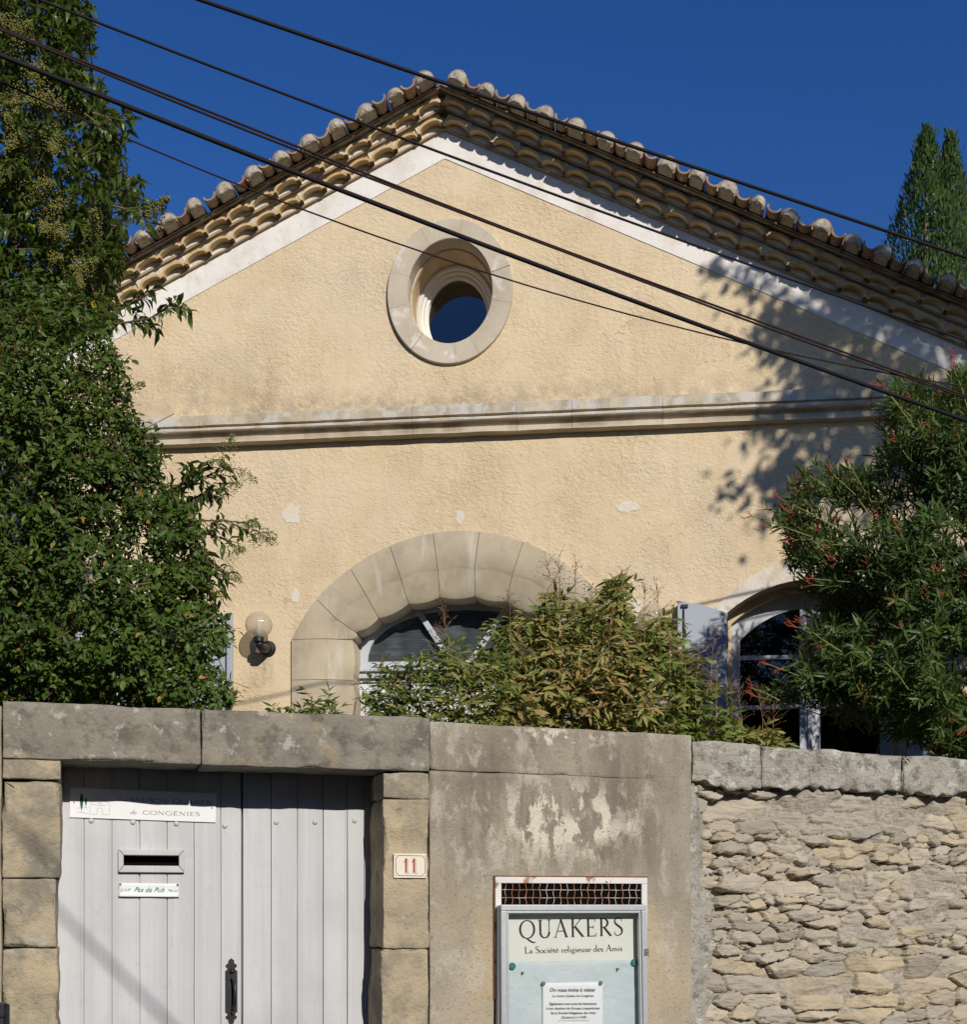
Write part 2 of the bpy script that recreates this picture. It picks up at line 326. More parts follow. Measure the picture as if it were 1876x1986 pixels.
M['white_paper'] = rocky('white_paper', [(.68, .69, .71), (.74, .745, .76)], 5, 3, .9, [(6, .4, .02)], spec=.1)
M['sign_white'] = rocky('white_enamel_sign', [(.70, .70, .715), (.74, .74, .75)], 4, 3, .4, [], spec=.4)
M['sticker'] = rocky('white_sticker', [(.68, .70, .68), (.74, .75, .72)], 4, 3, .5, [(6, .4, .02)], spec=.3)
M['enamel'] = rocky('cream_enamel', [(.70, .615, .50), (.74, .66, .55)], 8, 3, .35, [], [dict(scale=30, lo=.68, hi=.7, col=(.3, .2, .12), amt=.5)], spec=.5)
M['brown'] = plain('brown_enamel', (.12, .055, .04), .4)
M['brick_red'] = plain('red_brown_enamel', (.30, .075, .045), .4)
M['ink'] = plain('dark_ink', (.045, .035, .035), .7, spec=.1)
M['grey_ink'] = plain('grey_ink', (.10, .105, .11), .6, spec=.1)
M['green_ink'] = plain('teal_green_ink', (.05, .27, .20), .7, spec=.1)
M['tree_ink'] = plain('deep_green_ink', (.015, .13, .05), .6, spec=.1)
M['teal'] = plain('teal_plastic', (.035, .16, .155), .45); M['leaf_plastic'] = plain('green_plastic', (.05, .22, .06), .4)
M['steel'] = plain('grey_steel', (.22, .21, .22), .4, metal=.6)
M['cable'] = plain('black_cable_sheath', (.012, .010, .012), .75, spec=.2)
M['cable_brown'] = plain('faded_brown_cable_sheath', (.03, .017, .016), .8, spec=.15)
M['bark'] = rocky('grey_brown_bark', [(.10, .075, .05), (.17, .13, .095)], 20, 6, .95, [(60, .8, .01, (1, 1, .3))])
M['twig'] = rocky('brown_twig', [(.13, .075, .045), (.2, .14, .08)], 30, 3, .9)
M['green_twig'] = rocky('yellow_green_twig', [(.16, .17, .05), (.24, .22, .08)], 30, 3, .8)
M['red_twig'] = rocky('red_flower_stalk', [(.28, .05, .035), (.36, .10, .05)], 30, 3, .8)
M['straw_twig'] = rocky('dry_panicle_stalk', [(.22, .13, .06), (.32, .20, .10)], 30, 3, .8)
M['glass'] = glassmat('window_glass', (.5, .53, .55), 1.75)
M['sky_glass'] = glassmat('oculus_glass', (.2, .21, .22), 2.0)
M['case_glass'] = glassmat('case_glass', (.95, .96, .96), 1.25)
M['inside'] = plain('dim_interior', (.03, .028, .025), .95, spec=0.)
M['road'] = rocky('asphalt', [(.045, .044, .042), (.06, .058, .055)], 6, 6, .95, [(200, .5, .005)])
M['soil'] = rocky('garden_soil', [(.10, .075, .05), (.17, .13, .09)], 3, 6, .95, [(30, .6, .02)])
# curtain weave
m, nt, b = newmat('net_curtain'); co = nd(nt, 'TexCoord').outputs['Object']
wx = nd(nt, 'TexWave', at={'bands_direction': 'X'}, Vector=co, Scale=14., Distortion=1.5).outputs[0]
wz = nd(nt, 'TexWave', at={'bands_direction': 'Z'}, Vector=co, Scale=14., Distortion=1.).outputs[0]
nz = nd(nt, 'TexNoise', Vector=nd(nt, 'Mapping', Vector=co, Scale=(.5, 1, 2)).outputs[0], Scale=6., Detail=5.).outputs[0]
c_ = mixc(nt, rng_(nt, mth(nt, 'ADD', wx, wz), .5, 1.6, 0, .6), (.16, .175, .18), (.33, .35, .35))
nt.links.new(mixc(nt, rng_(nt, nz, .5, .62, 0, .5), c_, (.5, .55, .56)), b.inputs['Base Color']); b.inputs['Roughness'].default_value = .9
M['curtain'] = m
# ribbed lamp glass
m, nt, b = newmat('ribbed_lamp_glass')
b.inputs['Base Color'].default_value = (.70, .63, .50, 1); b.inputs['Roughness'].default_value = .12; b.inputs['Specular IOR Level'].default_value = .7
t = nd(nt, 'BsdfTransparent', Color=(.93, .90, .83)); mx = nd(nt, 'MixShader', Fac=.46)
tl = nd(nt, 'BsdfTranslucent', Color=(.8, .75, .66)); m2 = nd(nt, 'MixShader', Fac=.35)
nt.links.new(b.outputs[0], m2.inputs[1]); nt.links.new(tl.outputs[0], m2.inputs[2])
nt.links.new(t.outputs[0], mx.inputs[1]); nt.links.new(m2.outputs[0], mx.inputs[2]); nt.links.new(mx.outputs[0], nt.nodes['Material Output'].inputs[0])
M['globe'] = m
# rubble: stone colour per stone, mortar between
m, nt, b = newmat('rubble_masonry'); co = nd(nt, 'TexCoord').outputs['Object']
sa = nd(nt, 'Attribute', at={'attribute_name': 'stone'}).outputs['Fac']; ma = nd(nt, 'Attribute', at={'attribute_name': 'mortar'}).outputs['Fac']
rp = nd(nt, 'ValToRGB', Fac=sa); el = rp.color_ramp.elements
SC = [(0, (.36, .315, .25)), (.22, (.52, .45, .35)), (.42, (.43, .385, .32)), (.58, (.56, .48, .365)), (.72, (.38, .345, .29)), (.86, (.54, .44, .29)), (1, (.49, .41, .30))]
while len(el) < len(SC): el.new(.5)
for i, (p, c) in enumerate(SC): el[i].position = p; el[i].color = c+(1,)
n1 = nd(nt, 'TexNoise', Vector=nd(nt, 'Mapping', Vector=co, Scale=(1, 1, 2.2)).outputs[0], Scale=9., Detail=8., Roughness=.65).outputs[0]
n2 = nd(nt, 'TexNoise', Vector=co, Scale=45., Detail=5.).outputs[0]; n3 = nd(nt, 'TexNoise', Vector=co, Scale=2.5, Detail=6.).outputs[0]
c = mixc(nt, rng_(nt, n1, .45, .7, 0, .6), rp.outputs[0], (.30, .265, .215))
c = mixc(nt, ma, c, mixc(nt, rng_(nt, n2, .35, .65), (.32, .28, .225), (.47, .415, .34)))
c = mixc(nt, rng_(nt, n3, .55, .68, 0, .4), c, (.36, .325, .275))
nt.links.new(c, b.inputs['Base Color']); b.inputs['Roughness'].default_value = .95; b.inputs['Specular IOR Level'].default_value = .15
n4 = nd(nt, 'TexNoise', Vector=nd(nt, 'Mapping', Vector=co, Scale=(1, 1, 4.5), Rotation=(0, .12, 0)).outputs[0], Scale=11., Detail=7., Roughness=.7).outputs[0]
b0 = nd(nt, 'Bump', Height=n4, Strength=.9, Distance=.022)
b1 = nd(nt, 'Bump', Height=n1, Strength=.5, Distance=.014, Normal=b0.outputs[0]); b2 = nd(nt, 'Bump', Height=n2, Strength=.55, Distance=.008); nt.links.new(b1.outputs[0], b2.inputs['Normal'])
nt.links.new(b2.outputs[0], b.inputs['Normal'])
M['rubble'] = m
# foliage
G = leafmat
M['old_white'] = rocky('flaking_white_surround', [(.50, .43, .33), (.62, .56, .47), (.72, .68, .62)], 5, 9, .9, [(40, .5, .008), (10, .4, .012)], [dict(scale=6, lo=.5, hi=.6, col=(.52, .42, .28), amt=.6, det=10)])
M['shrub'] = G('small_shrub_leaves', [(0, (.034, .064, .011)), (.45, (.074, .126, .020)), (.8, (.120, .172, .030)), (.96, (.20, .22, .045)), (1, (.38, .20, .05))], .2, .25, .42)
M['privet'] = G('long_glossy_leaves', [(0, (.036, .062, .013)), (.5, (.072, .112, .023)), (.9, (.145, .18, .04)), (.99, (.22, .23, .05)), (1, (.55, .46, .03))], .3, .32, .34)
M['oleander'] = G('narrow_oleander_leaves', [(0, (.036, .068, .018)), (.5, (.074, .124, .030)), (.9, (.125, .185, .046)), (1, (.20, .22, .06))], .2, .22, .42)
M['nandina'] = G('bamboo_like_leaflets', [(0, (.050, .095, .016)), (.3, (.105, .160, .030)), (.6, (.21, .24, .055)), (.9, (.38, .35, .12)), (1, (.42, .28, .11))], .2, .32, .5)
M['berry'] = G('green_berries', [(0, (.17, .175, .035)), (1, (.30, .28, .075))], .25, .1, .5)
M['flower'] = G('pale_green_buds', [(0, (.22, .27, .06)), (1, (.36, .38, .14))], .2, .2, .6)
M['cypress'] = G('cypress_sprays', [(0, (.020, .046, .010)), (.5, (.046, .084, .016)), (1, (.088, .130, .028))], .15, .15, .6)
M['cone'] = G('cypress_cones', [(0, (.25, .17, .10)), (1, (.40, .30, .20))], .2, 0, .8)
M['shade_tree'] = G('broad_leaves', [(0, (.025, .06, .012)), (1, (.06, .11, .02))], .3, .2, .5)

# ------------------------------------------------------------------ ground
def structure(mb, name, mat): return tag(mb.build(name, mat), kind='structure')
structure(MB().box(-400, 400, -400, 400, -.3, 0), 'road', M['road'])
g0 = Wl.world(-9, 0, -.5); g1 = Wl.world(9, 0, -.5)
mb = MB(); P = [(g0.x, g0.y), (g1.x, g1.y), (14, 30), (-14, 30)]
mb.add([(x, y, z) for z in (.004, 1.0) for x, y in P], [(0, 1, 2, 3), (4, 5, 6, 7), (0, 1, 5, 4), (1, 2, 6, 5), (2, 3, 7, 6), (3, 0, 4, 7)])
structure(mb, 'garden_ground', M['soil'])

# plain house over the road (behind the viewer): unseen, added to keep the low sky off the street side
opp = empty('opposite_house', (0, -4.2, 0), 0, label='plain unseen house across the street, added to cut low skylight', cat='house')
MB().box(.82, 16, -7, 0, 0, 5.6).box(-14, .8, -7, 0, 0, 10.5).build('wall', rocky('grey_beige_render', [(.20, .17, .13), (.27, .23, .18)], 2, 6, .95), opp)
for k in range(6):
    wd_ = MB().box(-12+k*4.6, -10.9+k*4.6, -.03, .03, 1.0, 2.5).build('window_frame', M['frame_paint'], opp)
    MB().box(-11.92+k*4.6, -10.98+k*4.6, .031, .034, 1.08, 2.42).build('pane', M['dark_fill'], wd_)
MB().prism([(.83, 5.61), (16.3, 5.61), (16.3, 5.75), (.83, 5.75)], -7.2, .25).prism([(-14.3, 10.51), (.9, 10.51), (.9, 10.65), (-14.3, 10.65)], -7.2, .25).build('roof', M['terracotta'], opp)

# ------------------------------------------------------------------ the house
house = empty('house', H.o, H.yaw, label='ochre rendered gable house with double tiled cornice, oval window and arched doorway', cat='house')
S_, U0 = .48, -.075                                      # roof pitch, apex
TH = math.atan(S_); CT, ST = math.cos(TH), math.sin(TH)
HWL, HWR = 4.75, 4.75
def hpt(u, v, c=0): return (u, -c, v)
def pxs(l, c=0): return [hp(x, y, c) for x, y in l]

# arched doorway curves (facade metres)
O_ = pxs([(565, 1240), (614, 1161), (679, 1102), (756, 1058), (840, 1033)], .03)
M_ = pxs([(629, 1238.5), (651, 1199), (709, 1152), (777, 1120), (849, 1104)], .03)
I_ = pxs([(684, 1235), (683, 1233), (734, 1198), (792, 1170), (853, 1157)], -.04)
I_[0] = (I_[1][0]+.002, I_[1][1]-.03)
I_[1] = (I_[1][0]+.03, I_[1][1]+.03)
uc = (O_[4][0]+hp(930, 1031, .03)[0])/2
vsp = O_[0][1]
mir = lambda l: [(2*uc-u, v) for u, v in reversed(l)]
OO, MM, II = O_+mir(O_), M_+mir(M_), I_+mir(I_)
VF = .98                                                 # garden level at the house
mid = [((o[0]+m_[0])/2, (o[1]+m_[1])/2) for o, m_ in zip(OO, MM)]
door_hole = [(mid[0][0], VF)]+mid+[(mid[-1][0], VF)]
# oculus
ou, ov = hp(873.5, 568); oa, ob = .363, .440
def ell(a, b, n=64, u=None, v=None): return [((ou if u is None else u)+a*math.cos(2*math.pi*i/n), (ov if v is None else v)+b*math.sin(2*math.pi*i/n)) for i in range(n)]
# right and left window
def win_shape(uL, uR, vs, va, vb, n=16):                  # segmental arch: spring, apex, sill
    c = (uL+uR)/2; hw = (uR-uL)/2; rise = va-vs; r = (hw*hw+rise*rise)/(2*rise); a = math.asin(hw/r)
    return [(uL, vb)]+[(c+r*math.sin(-a+2*a*i/n), va-r+r*math.cos(-a+2*a*i/n)) for i in range(n+1)]+[(uR, vb)]
wuL, wvs = hp(1411, 1188); wuR = wuL+1.42; wva = wvs+.26; wvb = 2.0
WR = win_shape(wuL, wuR, wvs, wva, wvb)
lU = hp(452, 1250, .06)[0]-.41                           # left window, its shutter reaching to the lamp
WL_ = win_shape(lU-1.42, lU, wvs, wva, wvb)

# front wall: one sheet with openings
outer = [(U0-HWL, VF), (U0+HWR, VF), (U0+HWR, 8.15-S_*HWR), (U0, 8.15), (U0-HWL, 8.15-S_*HWL)]
loops = [outer, door_hole, ell(oa+.08, ob+.08), WR, WL_]
flat = [p for l in loops for p in l]
tris = tessellate_polygon([[Vector((u, v, 0)) for u, v in l] for l in loops])
mb = MB(); mb.add([hpt(u, v) for u, v in flat], [tuple(t) for t in tris])
for u in (U0-HWL, U0+HWR): mb.add([(u, 0, VF), (u, 9, VF), (u, 9, 8.15-S_*HWL), (u, 0, 8.15-S_*HWL)], [(0, 1, 2, 3)])
mb.add([(u, 9, v) for u, v in outer], [tuple(range(5))])
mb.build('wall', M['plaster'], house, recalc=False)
# dark rooms behind the openings
mb = MB()
for (a, b_, c_, d_) in ((uc-1.5, uc+1.5, VF, 3.95), (wuL-.4, wuR+.4, VF, 3.9), (lU-1.8, lU+.4, VF, 3.9), (ou-.8, ou+.8, 5.9, 7.3)):
    V = [(x, y, z) for x in (a, b_) for y in (.62, 3.0) for z in (c_, d_)]
    mb.add(V, [(2, 3, 7, 6), (0, 1, 3, 2), (4, 6, 7, 5), (0, 2, 6, 4), (1, 5, 7, 3)])
mb.build('interior', M['inside'], house, recalc=False)

# white band under the eaves, cornice rows
def chev(v0, v1, c0, c1, mb, mi=0, WLt=HWL+.25, WRt=HWR+.25):
    mb.prism([(U0-WLt, v0-S_*WLt), (U0, v0), (U0+WRt, v0-S_*WRt), (U0+WRt, v1-S_*WRt), (U0, v1), (U0-WLt, v1-S_*WLt)], -c1, -c0, mi)
mb = MB(); chev(7.79, 8.03, -.02, .006, mb, 0, HWL, HWR); mb.build('gable_band', M['white_plaster'], house)
mb = MB(); chev(8.022, 8.040, -.1, .035, mb); chev(8.140, 8.158, -.1, .120, mb); mb.build('cornice_course', M['slab'], house, bevel=.004)
mb = MB(); chev(8.240, 8.252, -.1, .245, mb); chev(8.252, 8.264, -.1, .26, mb); mb.build('roof_bed', M['bed'], house, bevel=.004)

def slope_xf(side, vb):                                   # (a along slope, b across, y) -> house
    def f(a, b, y): return (U0+side*(a*CT)+side*b*ST, y, vb-a*ST+b*CT) if side > 0 else (U0-a*CT-b*ST, y, vb-a*ST+b*CT)
    return f
def row(v0, v1, c_fill, c_tile, c_sp, pitch, hw, mbt, mbf):
    full = (v1-v0)*CT; hgt = .072 if full > .08 else .062
    chev(v0-.002, v1+.002, -.1, c_fill, mbf)
    for side in (-1, 1):
        f = slope_xf(side, v0); n = int((HWL+.2)/CT/pitch); N = 12; prev = None
        for k in range(n):
            a0 = (k+.52)*pitch+random.uniform(-.003, .003); jw = random.uniform(.985, 1.01); ct = c_tile+random.uniform(-.012, .008)
            rot = random.uniform(-.05, .05)
            arcp = lambda q, w_, h_: (a0+w_*math.cos(q), h_*math.sin(q)**.9*(1+rot*math.cos(q)))
            qs = [math.pi*i/N for i in range(N+1)]
            ot = [arcp(q, hw*jw, hgt*.985) for q in qs]; it = [arcp(q, hw*jw-.019, hgt*.985-.021) for q in qs]
            A = [f(a, b, -ct) for a, b in ot]; B = [f(a, b, -ct) for a, b in it]
            A2 = [f(a, b, .02) for a, b in ot]; B2 = [f(a, b, .02) for a, b in it]
            mbt.band(A, B); mbt.band(A, A2); mbt.band(B, B2)
            # mortar between this arch and the next one (spandrel)
            dn = pitch
            half = [p for p in ot if p[0] <= a0+1e-6]; other = [p for p in ot if p[0] >= a0-1e-6]
            cs = c_sp+random.uniform(-.012, .012)
            for hf, edge in ((half, a0-dn/2), (other, a0+dn/2)):
                top = [(p[0], full) for p in hf]; bot = [(p[0], p[1]-.004) for p in hf]
                e0 = min(hf, key=lambda p: p[1])
                if (edge-e0[0])*(1 if edge > a0 else -1) > 0:
                    if edge > a0: top = [(edge, full)]+top; bot = [(edge, 0)]+bot
                    else: top = top+[(edge, full)]; bot = bot+[(edge, 0)]
                T = [f(a, b, -cs+random.uniform(-.003, .003)) for a, b in top]; Bm = [f(a, b, -cs+.012) for a, b in bot]
                mbf.band(T, Bm); mbf.band(Bm, [f(a, b, 0.) for a, b in bot])
mt, mf = MB(), MB()
row(8.040, 8.140, .03, .108, .086, .225, .1135, mt, mf)
row(8.158, 8.240, .125, .200, .176, .225, .1135, mt, mf)
mt.build('cornice_tiles', M['genoise_tile'], house, angle=50); mf.build('cornice_mortar', M['genoise'], house, recalc=False, angle=40)

# verge of canal tiles: covers closed with mortar, hanging channels between
mc, md = MB(), MB()
for side in (-1, 1):
    f = slope_xf(side, 8.264); pitch = .268
    for k in range(int((HWL+.3)/CT/pitch)):
        a0 = (k+(.42 if side < 0 else .60))*pitch+random.uniform(-.012, .012); r = .075*random.uniform(.88, 1.10); c0 = .385+random.uniform(-.025, .02); b0 = .020+random.uniform(-.010, .012)
        tl_ = random.uniform(-.12, .12)
        qs = [math.pi*(-.12+1.24*i/14) for i in range(15)]
        ot = [(a0+r*math.cos(q+tl_), b0+r*math.sin(q+tl_)*1.06) for q in qs]; it = [(a0+(r-.014)*math.cos(q+tl_), b0+(r-.014)*math.sin(q+tl_)*1.06) for q in qs]
        for (A, B) in ((([f(a, b, -c0) for a, b in ot]), [f(a, b, -c0) for a, b in it]), ([f(a, b, -c0) for a, b in ot], [f(a, b, .25) for a, b in ot]), ([f(a, b, -c0) for a, b in it], [f(a, b, -.1) for a, b in it])): mc.band(A, B)
        # mortar plug: lumpy disc
        rings = []; NS = 22
        for j, (fr, dy) in enumerate(((1.0, 0), (.96, .016), (.75, .030), (.4, .038), (.02, .04))):
            rg = []
            for i in range(NS):
                q = 2*math.pi*i/NS; rr = (r-.006)*fr*(1+.05*float(vnoise(math.cos(q)*2+k*3, math.sin(q)*2, side)))
                bb = math.sin(q)*rr*1.06
                bb = max(bb, -b0+.003+.02*(1-fr))
                rg.append(f(a0+math.cos(q)*rr, b0+bb, -(c0-.014)-dy-.008*float(vnoise(math.cos(q)*fr*3+k*7, math.sin(q)*fr*3, side*5))))
            rings.append(rg)
        md.grid(rings, closed=True)
        md.band(rings[0], [f(a0+(r-.012)*math.cos(2*math.pi*i/NS), b0+max((r-.012)*math.sin(2*math.pi*i/NS), -b0+.004), .1) for i in range(NS)], closed=True)
        # channel tile
        a1 = a0+pitch/2; r1 = .064*random.uniform(.92, 1.08); c1 = .378+random.uniform(-.02, .03)
        qs = [math.pi*(1+i/10) for i in range(11)]
        ot = [(a1+r1*math.cos(q), .058+.85*r1*math.sin(q)) for q in qs]; it = [(a1+(r1-.016)*math.cos(q), .060+.85*(r1-.014)*math.sin(q)) for q in qs]
        for (A, B) in (([f(a, b, -c1) for a, b in ot], [f(a, b, -c1) for a, b in it]), ([f(a, b, -c1) for a, b in ot], [f(a, b, .25) for a, b in ot]), ([f(a, b, -c1) for a, b in it], [f(a, b, .25) for a, b in it])): mc.band(A, B)
# the roof slopes behind the verge: corrugated canal tiles
mr = MB()
for side in (-1, 1):
    f = slope_xf(side, 8.264); ny, na = 170, 14; rows_ = []
    for j in range(na+1):
        a = (HWL+.45)/CT*j/na
        rows_.append([f(a, .05+.045*abs(math.sin(math.pi*(.1+8.8*i/ny)/.21))-.012*(j % 2), .1+8.8*i/ny) for i in range(ny+1)])
    mr.grid(rows_)
    mr.band([f(0, -.02, .1), f(0, -.02, 8.9)], [f((HWL+.45)/CT, -.02, .1), f((HWL+.45)/CT, -.02, 8.9)])
roof = mr.build('roof', M['terracotta'], house, smooth=True, recalc=False)
mc.build('verge_tiles', M['terracotta'], roof, recalc=False, angle=50)
md.build('verge_mortar', M['mortar_disc'], roof, angle=60)

# string course: moulded stones with fine joints
vt = hp(1000, 777, .15)[1]; vbm = hp(1000, 841, .03)[1]; hh = vt-vbm
prof = [(0, 1.06), (.122, 1.0), (.130, .985), (.128, .62), (.122, .605), (.100, .60), (.102, .565), (.116, .54), (.124, .50), (.124, .44), (.112, .385), (.088, .34), (.070, .30), (.062, .26), (.060, .235), (.082, .22), (.084, .03), (.078, .01), (0, -.01)]
mb = MB(); u = U0-HWL-.12
while u < U0+HWR+.1:
    L = random.uniform(.45, .95); u1 = min(u+L, U0+HWR+.12); nseg = max(2, int((u1-u)/.06)); g = .0012; dc = random.uniform(-.004, .004); rows_ = []
    for i in range(nseg+1):
        x = u+g+(u1-u-2*g)*i/nseg
        rows_.append([hpt(x, vbm+h*hh+.004*float(fbm(x*4, h*6, 2)), max(0, c+(dc+.006*float(fbm(x*5, h*7, 5)) if c > .01 else 0))) for c, h in prof])
    mb.grid(rows_)
    mb.add(rows_[0], [tuple(range(len(prof)))]); mb.add(rows_[-1], [tuple(range(len(prof)))])
    u = u1
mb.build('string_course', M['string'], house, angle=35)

# oculus: stone ring in segments, stepped reveal, frame, glass
def ring_strip(mb, prof, n=72, mi=0, a0=0, a1=2*math.pi, wob=0):
    rows_ = []
    for i in range(n+1):
        q = a0+(a1-a0)*i/n
        rows_.append([hpt(ou+(oa+d)*math.cos(q), ov+(ob+d)*math.sin(q), c+(wob*float(vnoise(q*4, d*9, 3)))) for d, c in prof])
    mb.grid(rows_, mi)
mb = MB(); cuts = [R(x) for x in (-62, -12, 18, 52, 78, 118, 162, 192, 232, 276, 298)]
for q0, q1 in zip(cuts, cuts[1:]):
    g = .0018; dd = random.uniform(-.003, .003)
    ring_strip(mb, [(.172, -.01), (.172+dd, .030), (.166, .036+dd), (.006, .036+dd), (0, .03), (0, -.13)], 9, 0, q0+g, q1-g, .002)
osur = mb.build('window_surround', M['oculus_stone'], house, angle=40)
mb = MB(); ring_strip(mb, [(.16, .006), (0.004, .006), (.004, -.13), (-.012, -.135), (-.016, -.17), (-.004, -.175), (-.008, -.40), (-.03, -.41)]); mb.build('reveal', M['oculus_inner'], osur, angle=40)
ow = MB(); ring_strip(ow, [(-.008, -.39), (-.030, -.385), (-.045, -.395), (-.05, -.415), (-.066, -.42), (-.075, -.44), (-.10, -.445), (-.105, -.50), (-.105, -.52)])
owin = ow.build('round_window', M['white_frame'], house, angle=40)
mb = MB(); mb.add([hpt(u, v, -.49) for u, v in ell(oa-.09, ob-.09)], [tuple(range(64))]); mb.build('pane', M['sky_glass'], owin)

# arched doorway surround: cushion-faced voussoirs and piers
def lerp(a, b, t): return tuple(x+(y-x)*t for x, y in zip(a, b))
def stone_patch(mb, o0, o1, m0, m1, i0, i1, bo=.0, bm_=.03, bi=.02, n=8, gap=.0022):
    def curve(p, q, bulge, toward):
        L = math.hypot(q[0]-p[0], q[1]-p[1]); t0 = gap/L; out = []
        for k in range(n+1):
            t = t0+(1-2*t0)*k/n; x, y = lerp(p, q, t); s = 4*t*(1-t)*bulge
            out.append((x+toward[0]*s, y+toward[1]*s))
        return out
    mo, mi_ = lerp(o0, o1, .5), lerp(i0, i1, .5); dx, dy = mo[0]-mi_[0], mo[1]-mi_[1]; L = math.hypot(dx, dy); dr = (dx/L, dy/L)
    co_, cm, ci = curve(o0, o1, bo, dr), curve(m0, m1, bm_, dr), curve(i0, i1, -bi, dr)
    wob = lambda x, y: .0025*float(fbm(x*6, y*6, 4))
    rows_ = [[hpt(x, y, -.02) for x, y in co_], [hpt(x, y, .026) for x, y in co_], [hpt(*lerp(a, b, .04), .03+wob(*a)) for a, b in zip(co_, cm)], [hpt(*lerp(a, b, .5), .031+wob(*b)) for a, b in zip(co_, cm)], [hpt(x, y, .03) for x, y in cm]]
    for t, c in ((.03, .025), (.12, .020), (.4, .0), (.75, -.028), (.95, -.045), (1, -.055)): rows_.append([hpt(*lerp(a, b, t), c) for a, b in zip(cm, ci)])
    rows_.append([hpt(x, y, -.34) for x, y in ci])
    mb.grid(rows_)
    for e in (0, -1): mb.band([r[e] for r in rows_], [(r[e][0], .3, r[e][2]) for r in rows_])
mb = MB()
for k in range(len(OO)-1): stone_patch(mb, OO[k], OO[k+1], MM[k], MM[k+1], II[k], II[k+1], bo=.012)
uo, um, ui = O_[0][0], M_[0][0], I_[0][0]
levels = [vsp, hp(600, 1318, .03)[1], hp(600, 1398, .03)[1]]
while levels[-1] > VF+.2: levels.append(levels[-1]-random.uniform(.3, .42))
levels[-1] = VF
for k in range(len(levels)-1):
    a, b_ = levels[k+1], levels[k]
    stone_patch(mb, (uo, a), (uo, b_), (um, a), (um, b_), (ui, a), (ui, b_), 0, .03, .02)
    stone_patch(mb, (2*uc-uo, a), (2*uc-uo, b_), (2*uc-um, a), (2*uc-um, b_), (2*uc-ui, a), (2*uc-ui, b_), 0, .03, .02)
arch = mb.build('arch_surround', M['limestone'], house, angle=45)
# door: transom, fanlight, two panelled leaves
cD = -.30
vtr0 = hp(800, 1322, cD)[1]; vtr1 = hp(800, 1290, cD)[1]
inn = [(u, v) for u, v in II if v > vtr1+.02]
fan = [(ui+.02, vtr1)]+[(ui+.02, II[1][1])]+II[2:-2]+[(2*uc-ui-.02, II[1][1]), (2*uc-ui-.02, vtr1)]
# smooth arch for the joinery
na = 24; fa = (uc-ui)+.06; topv = max(v for u, v in II)+.06
fan_o = [(uc-fa*math.cos(math.pi*i/na), vtr1+(topv-vtr1)*math.sin(math.pi*i/na)**.8) for i in range(na+1)]
fan_i = [(uc+(u-uc)*.86, vtr1+.03+(v-vtr1-.03)*.80) for u, v in fan_o]
door = empty('door'); door.parent = house
mb = MB(); mb.band([hpt(u, v, cD-.01) for u, v in fan_o], [hpt(u, v, cD-.01) for u, v in fan_i]); mb.band([hpt(u, v, cD-.01) for u, v in fan_i], [hpt(u, v, cD-.06) for u, v in fan_i])
mid_o = [(uc+(u-uc)*.93, vtr1+(v-vtr1)*.9) for u, v in fan_o]
mb.band([hpt(u, v, cD+.006) for u, v in fan_i], [hpt(u, v, cD+.006) for u, v in mid_o]); mb.band([hpt(u, v, cD+.006) for u, v in mid_o], [hpt(u, v, cD-.012) for u, v in mid_o])
for px_, top in (((828), 1208), ((961), 1208)):
    p0 = hp(895+(px_-895)*.22, 1290, cD); p1 = hp(px_+(px_-895)*.3, top-28, cD)
    dx, dz = p1[0]-p0[0], p1[1]-p0[1]; L = math.hypot(dx, dz); nx, nz_ = -dz/L*.024, dx/L*.024
    mb.prism([(p0[0]-nx, p0[1]-nz_), (p0[0]+nx, p0[1]+nz_), (p1[0]+nx, p1[1]+nz_), (p1[0]-nx, p1[1]-nz_)], -cD-.012, -cD+.03)
mb.box(uc-fa, uc+fa, -cD-.01, -cD+.04, vtr1-.01, vtr1+.035)
mb.build('fanlight_frame', M['frame_paint'], door, bevel=.003)
mb = MB(); mb.add([hpt(u, v, cD-.03) for u, v in fan_o], [tuple(range(na+1))]); mb.build('fanlight_pane', M['glass'], door)
mb = MB(); rows_ = []
for j in range(9):
    rows_.append([(uc-fa+2*fa*i/60, -cD+.05+.010*math.sin(i*1.1+.4*math.sin(j)), vtr1+(topv-vtr1)*j/8) for i in range(61)])
mb.grid(rows_)
mb.build('curtain', M['curtain'], door, smooth=True, recalc=False)
mb = MB()
for z0, z1, y in ((0, .22, -.01), (.22, .42, -.045), (.42, .62, -.025), (.62, .78, -.055), (.78, 1, -.03)):
    mb.box(uc-fa, uc+fa, -cD+y, -cD+.06, vtr0+(vtr1-vtr0)*z0, vtr0+(vtr1-vtr0)*z1-.002)
mb.build('transom', M['frame_paint'], door, bevel=.003)
for s in (-1, 1):
    a, b_ = sorted((uc+s*.006, uc+s*(fa-.01)))
    mb = MB().box(a, b_, -cD+.01, -cD+.055, VF, vtr0-.003)
    for k in range(3):
        z0 = VF+.12+k*(vtr0-VF-.1)/3; z1 = z0+(vtr0-VF-.1)/3-.1
        mb.box(a+.11, b_-.11, -cD-.008, -cD+.02, z0, z1); mb.box(a+.15, b_-.15, -cD-.02, -cD, z0+.04, z1-.04)
    lf = mb.build('door_leaf', M['door_white'], door, bevel=.006)
    if s > 0: MB().lathe([(.012, 0), (.012, -.03), (.028, -.035), (.03, -.055), (.012, -.065)], 14, (a+.06, -cD, VF+1.05), 'y').build('handle', M['steel'], lf, angle=40)

